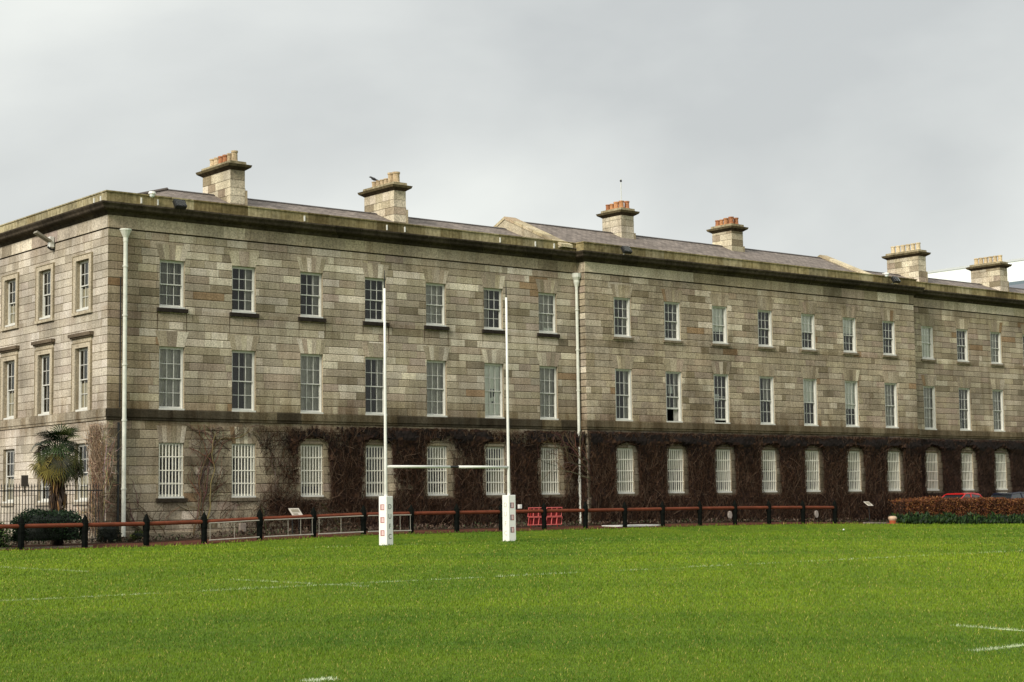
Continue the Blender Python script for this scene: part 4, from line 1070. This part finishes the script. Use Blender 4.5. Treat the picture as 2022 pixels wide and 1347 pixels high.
def car(loc, rz, paint, label, g='cars parked behind the hedge'):
    t = empty('parked_car', loc, rz); tag(t, label, 'car', g)
    W2 = .86
    prof = [(-2.1, .32), (-2.12, .62), (-2.02, .86), (-1.75, .95), (1.0, .98), (1.55, .90), (2.02, .78), (2.12, .58), (2.1, .32)]
    def loft(pr, ws, name, mt, bev=.05):
        mb = MB(); k = len(pr); 
        L_ = [(x, -w, z) for (x, z), w in zip(pr, ws)]; R_ = [(x, w, z) for (x, z), w in zip(pr, ws)]
        mb.v = L_+R_; mb.f = [tuple(range(k)), tuple(reversed(range(k, 2*k)))]+[(i, k+i, k+(i+1) % k, (i+1) % k) for i in range(k)]; mb.c = [(1, 1, 1)]*len(mb.f)
        return mb.build(name, mt, t, bevel=bev)
    loft(prof, [W2-.04, W2, W2, W2-.05, W2-.05, W2-.05, W2-.1, W2-.12, W2-.1], 'body', paint, .06)
    gl = mat('car_glass', (.02, .025, .028), .08, spec=.8)
    loft([(-1.72, .94), (-1.42, 1.30), (-.55, 1.41), (.15, 1.38), (1.02, .97)], [W2-.1, W2-.2, W2-.22, W2-.22, W2-.1], 'windows', gl, .02)
    loft([(-1.50, 1.32), (-1.25, 1.42), (-.55, 1.475), (.12, 1.44), (.30, 1.37), (-.5, 1.385), (-1.35, 1.30)], [W2-.18, W2-.19, W2-.2, W2-.2, W2-.2, W2-.2, W2-.18], 'roof', paint, .015)
    mb = MB()
    for s in (-1, 1):
        for x0, z0, x1, z1 in ((-.35, .95, -.40, 1.40), (-1.70, .93, -1.38, 1.33), (1.03, .95, .18, 1.39)): mb.tube([(x0, s*(W2-.09), z0), (x1, s*(W2-.2), z1)], .03, n=6)
    mb.build('pillar', paint, t)
    tm = C_('tyre', lambda: mat('tyre_rubber', (.02, .02, .02), .8)); hm = C_('hub', lambda: mat('wheel_alloy', (.45, .45, .46), .35, metal=.8))
    for x in (-1.3, 1.32):
        for s in (-1, 1):
            mb = MB(); mb.tube([(0, -.1, 0), (0, .1, 0)], .31, n=20); w = mb.build('wheel', tm, t); w.location = (x, s*(W2-.08), .31)
            mb = MB(); mb.tube([(0, s*.09, 0), (0, s*.112, 0)], .19, n=14); mb.build('hubcap', hm, w)
    lm = C_('lamp', lambda: mat('lamp_glass', (.7, .7, .66), .15)); rm = C_('rearlamp', lambda: mat('rear_lamp_glass', (.35, .02, .02), .2))
    for s in (-1, 1):
        mb = MB(); mb.box(1.98, 2.09, s*.62-.13, s*.62+.13, .62, .76); mb.build('headlight', lm, t, bevel=.02)
        mb = MB(); mb.box(-2.13, -2.03, s*.66-.1, s*.66+.1, .66, .84); mb.build('tail_light', rm, t, bevel=.02)
        mb = MB(); mb.box(.68, .84, s*(W2+.06)-.07, s*(W2+.06)+.07, .95, 1.06); mb.build('mirror', paint, t, bevel=.02)
    return t
red = mat('red_car_paint', (.52, .02, .02), .25, spec=.5, coat=.6); dark = mat('dark_blue_car_paint', (.012, .015, .03), .25, spec=.5, coat=.6)
car((53.6, -1.35, .32), math.pi+.05, red, 'red parked car showing its roof over the brown hedge')
car((59.4, -1.35, .34), .03, dark, 'dark parked car at the right edge behind the hedge')

# ------------------------------------------------------------------ railings, palm and shrubs on the left
def railing():
    t = empty('iron_railing', (-4, 0, .2)); tag(t, 'black spiked iron railing running left from the corner of the building behind the palm', 'railing')
    mb = MB(); mb.box(-.012, .012, -.012, .012, .12, 2.22); mb.lathe([(.012, 2.2), (.026, 2.26), (.002, 2.38)], 0, 0, 6); me = mb.mesh('bar', M['black'])
    n = 62
    for i in range(n): o = place('bar', me, t); o.location = (-3.75+i*.122, 0, 0)
    for z in (.16, 2.08): mb = MB(); mb.box(-4, 3.85, -.02, .02, z-.02, z+.025); mb.build('rail', M['black'], t)
    mb = MB(); mb.box(-4, 3.9, -.12, .12, -.25, .14, (.3, .26, .2)); mb.build('kerb', M['stone'], t)
    mb = MB(); mb.box(-3.56, -3.30, -.10, -.03, 2.44, 2.88); mb.box(-3.45, -3.41, -.06, -.03, 2.2, 2.44); o = mb.build('notice_board', mat('dark_notice', (.06, .05, .04), .7)); tag(o, 'small dark notice plate fixed on top of the iron railing', 'sign')
railing()
def palm():
    cx, cy = -2.95, -2.0; g = float(gh(cx, cy))
    t = empty('palm_tree', (cx, cy, g)); tag(t, 'fan palm with a shaggy skirt of dead fronds in front of the left corner', 'palm tree')
    mb = MB(); r = random.Random(3)
    mb.tube([(0, 0, -.05), (.02, 0, .6), (-.02, .01, 1.3), (.03, 0, 2.2), (.0, 0, 3.4)], .19, .17, n=12, col=(.022, .015, .011))
    for i in range(700):
        z = 3.3*r.random(); a = r.random()*6.28; rad = .16+.08*r.random()+(.12*r.random() if z > 1.1 else 0); L = .14+.28*r.random()
        mb.tube([(rad*math.cos(a), rad*math.sin(a), z), ((rad+.05)*math.cos(a+.15), (rad+.05)*math.sin(a+.15), z-L)], .012, .003, n=3, col=r.choice([(.035, .024, .016), (.02, .013, .01), (.06, .04, .026)]), cap=False)
    mb.build('trunk', M['vine'], t)
    def frond(mb, a, el, pl, fr, cols, droop, seed, hang):
        r = random.Random(seed); z0 = 3.42+.2*max(0, math.sin(el))
        d = Vector((math.cos(a)*math.cos(el), math.sin(a)*math.cos(el), math.sin(el)))
        p0 = Vector((.08*math.cos(a), .08*math.sin(a), z0)); p1 = p0+d*pl+Vector((0, 0, -droop*pl*pl*.4))
        mb.tube([p0, p0.lerp(p1, .5)+Vector((0, 0, .04)), p1], .017, .011, n=4, col=cols[0], cap=False)
        f = (p1-p0).normalized(); sd = f.cross(Vector((0, 0, 1))).normalized(); up = sd.cross(f).normalized()
        sd = (sd+up*r.uniform(-.5, .5)).normalized(); up = sd.cross(f).normalized()
        f2 = (f*math.cos(hang)-up*math.sin(hang)).normalized(); up2 = sd.cross(f2).normalized()
        n = 15; c = r.choice(cols)
        for i in range(n):
            th = math.radians(-115+230*(i+.5)/n)
            e = (f2*math.cos(th)+sd*math.sin(th)+up2*.12).normalized(); L = fr*(1-.12*abs(th)/2.)*(.88+.24*r.random())
            s2 = e.cross(up2).normalized()*(fr*.046); k = .65+.7*r.random(); cc = (c[0]*k, c[1]*k, c[2]*k)
            m = p1+e*L*.5; q = p1+e*L+Vector((0, 0, -droop*.22*L-.02-.08*r.random()))
            mb.poly([tuple(p1), tuple(m-s2), tuple(q), tuple(m+s2)], cc)
    green = [(.010, .022, .006), (.020, .036, .008), (.006, .012, .004), (.065, .075, .018)]
    mid = [(.085, .080, .018), (.16, .13, .03), (.035, .042, .012), (.02, .022, .01)]; dead = [(.20, .10, .03), (.12, .065, .028), (.26, .15, .045), (.075, .04, .02)]
    up_, sk = MB(), MB(); ga = 2.399
    for i in range(56):
        el = math.radians(82-i*1.8+r.uniform(-9, 9)); frond(up_, i*ga, el, .38+.52*r.random(), .44+.22*r.random(), green if i < 40 else mid, .15+.015*i, i, math.radians(5+i*.9+55*r.random()))
    up_.build('crown', M['leaf'], t)
    for i in range(44):
        el = math.radians(-14-i*1.35); frond(sk, i*ga+1, el, .62+.22*r.random()-.007*i, .44+.16*r.random(), mid if i < 14 else dead, .8, 100+i, math.radians(40+20*r.random()))
    for i in range(60):
        a = r.random()*6.28; z = 3.2-1.3*r.random(); rad = .12+.2*r.random()
        sk.poly([(rad*.6*math.cos(a), rad*.6*math.sin(a), z), (rad*1.2*math.cos(a+.2), rad*1.2*math.sin(a+.2), z-.35), (rad*1.1*math.cos(a), rad*1.1*math.sin(a), z-.75), (rad*math.cos(a-.2), rad*math.sin(a-.2), z-.35)], r.choice(dead+[(.03, .018, .012)]*3))
    sk.build('dead_fronds', M['leaf'], t)
palm()
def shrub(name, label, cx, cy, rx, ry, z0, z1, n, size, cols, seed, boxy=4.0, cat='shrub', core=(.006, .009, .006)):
    rng = np.random.default_rng(seed); t = empty(name, (cx, cy, z0)); tag(t, label, cat)
    d = rng.normal(size=(n, 3)); d /= np.linalg.norm(d, axis=1)[:, None]; d[:, 2] = np.abs(d[:, 2])*np.where(rng.random(n) < .12, -.3, 1)
    k = (np.abs(d)**boxy).sum(1)**(-1/boxy); s = k*(.86+.16*rng.random(n))
    bump = 1+.06*np.sin(d[:, 0]*9+seed)*np.cos(d[:, 1]*7)+.05*np.sin(d[:, 2]*11+d[:, 0]*5)
    P = d*(s*bump)[:, None]*np.array([rx, ry, z1-z0])
    P[:, 2] = np.maximum(P[:, 2], .03)
    leaves(P, size, cols, seed, 'foliage', t, 1.5, .4)
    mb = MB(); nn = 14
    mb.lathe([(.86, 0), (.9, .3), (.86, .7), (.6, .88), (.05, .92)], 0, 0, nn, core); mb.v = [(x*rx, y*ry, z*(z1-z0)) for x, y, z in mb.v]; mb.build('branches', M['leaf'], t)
    return t
shrub('clipped_hedge', 'dark green clipped hedge below the palm', -3.72, -3.0, 1.28, .7, .42, 1.48, 9000, .05, [(.008, .022, .008), (.014, .035, .010), (.005, .012, .006)], 21, 5, 'hedge')
shrub('green_shrub', 'mid green shrub at the left edge behind the fence', -6.4, -2.6, 1.15, .8, .2, 1.42, 5000, .05, [(.035, .065, .014), (.05, .085, .018), (.02, .04, .01)], 22, 3)
shrub('small_shrub', 'small dark shrub at the foot of the left corner', -.35, -1.0, .42, .4, .25, .98, 2200, .04, [(.015, .02, .010), (.03, .032, .015)], 23, 2.4)
shrub('low_plant', 'low yellow green plant beside the left downpipe', 1.15, -.6, .32, .3, .28, .62, 900, .05, [(.12, .14, .03), (.05, .07, .02)], 24, 2)
def litter():
    rng = np.random.default_rng(31); n = 5200
    x = -7.5+60*rng.random(n); y = -1.9+1.7*rng.random(n)**.7; z = gh(x, y)+.03+.16*rng.random(n)**2
    o = leaves(np.stack([x, y, z], -1), .07, [(.05, .03, .02), (.07, .045, .03), (.03, .04, .014), (.04, .025, .017), (.09, .06, .04)], 5, 'bed_plants', None, 2, .8); tag(o, 'dead leaves and low weeds along the foot of the wall', 'plants', kind='stuff')
    mb = MB(); r = random.Random(6)
    for a, b in ((-5.2, -2.3), (-7.6, -5.3), (42.2, 46.5)):
        x = a
        while x < b: w = .5+.4*r.random(); g = float(gh(x, -3.9)); mb.box(x, min(x+w, b)-.02, -3.75, -3.6, g-.05, g+.08, tuple(v*.45 for v in pick(r, .1))); x += w
    o = mb.build('stone_edging', M['stone']); tag(o, kind='structure')
litter()

# ------------------------------------------------------------------ far white building
def far_building():
    t = empty('white_modern_building', (100, 40, 0)); tag(t, 'white modern building beyond the roof at the right edge', 'building')
    mb = MB(); mb.box(0, 30, -26, 8.6, 0, 22.4); mb.build('wall', M['paleblue'], t)
    mb = MB(); mb.box(-.06, 30.1, -26.1, 8.7, 22.4, 22.6); mb.build('roof', mat('far_roof', (.5, .52, .53), .6), t)
    mb = MB(); mb.box(-.03, .0, -15.5, -10, 19.5, 20.6); mb.box(-.03, 0, -9, -3, 16, 18); mb.build('window', mat('far_glass', (.12, .16, .19), .15, spec=.6), t)
    for y in (9.6, 11.5): mb = MB(); mb.box(.0, 1.5, y, y+.8, 0, 21.2); mb.build('flue', M['paleblue'], t)
    t2 = empty('grey_roofed_building', (92, 25, 0)); tag(t2, 'low building with dark grey roof in front of the white one at the far right', 'building')
    mb = MB(); mb.box(0, 6, -12, -1.0, 0, 18.2); mb.build('wall', mat('far_wall', (.42, .44, .45), .7), t2)
    mb = MB(); mb.poly([(-.2, -12, 18.2), (-.2, -1, 18.2), (3, -1, 19.6), (3, -12, 19.6)]); mb.poly([(3, -12, 19.6), (3, -1, 19.6), (6.2, -1, 18.2), (6.2, -12, 18.2)]); mb.poly([(-.2, -1, 18.2), (6.2, -1, 18.2), (3, -1, 19.6)]); mb.build('roof', mat('far_slate', (.13, .14, .16), .6), t2)
far_building()
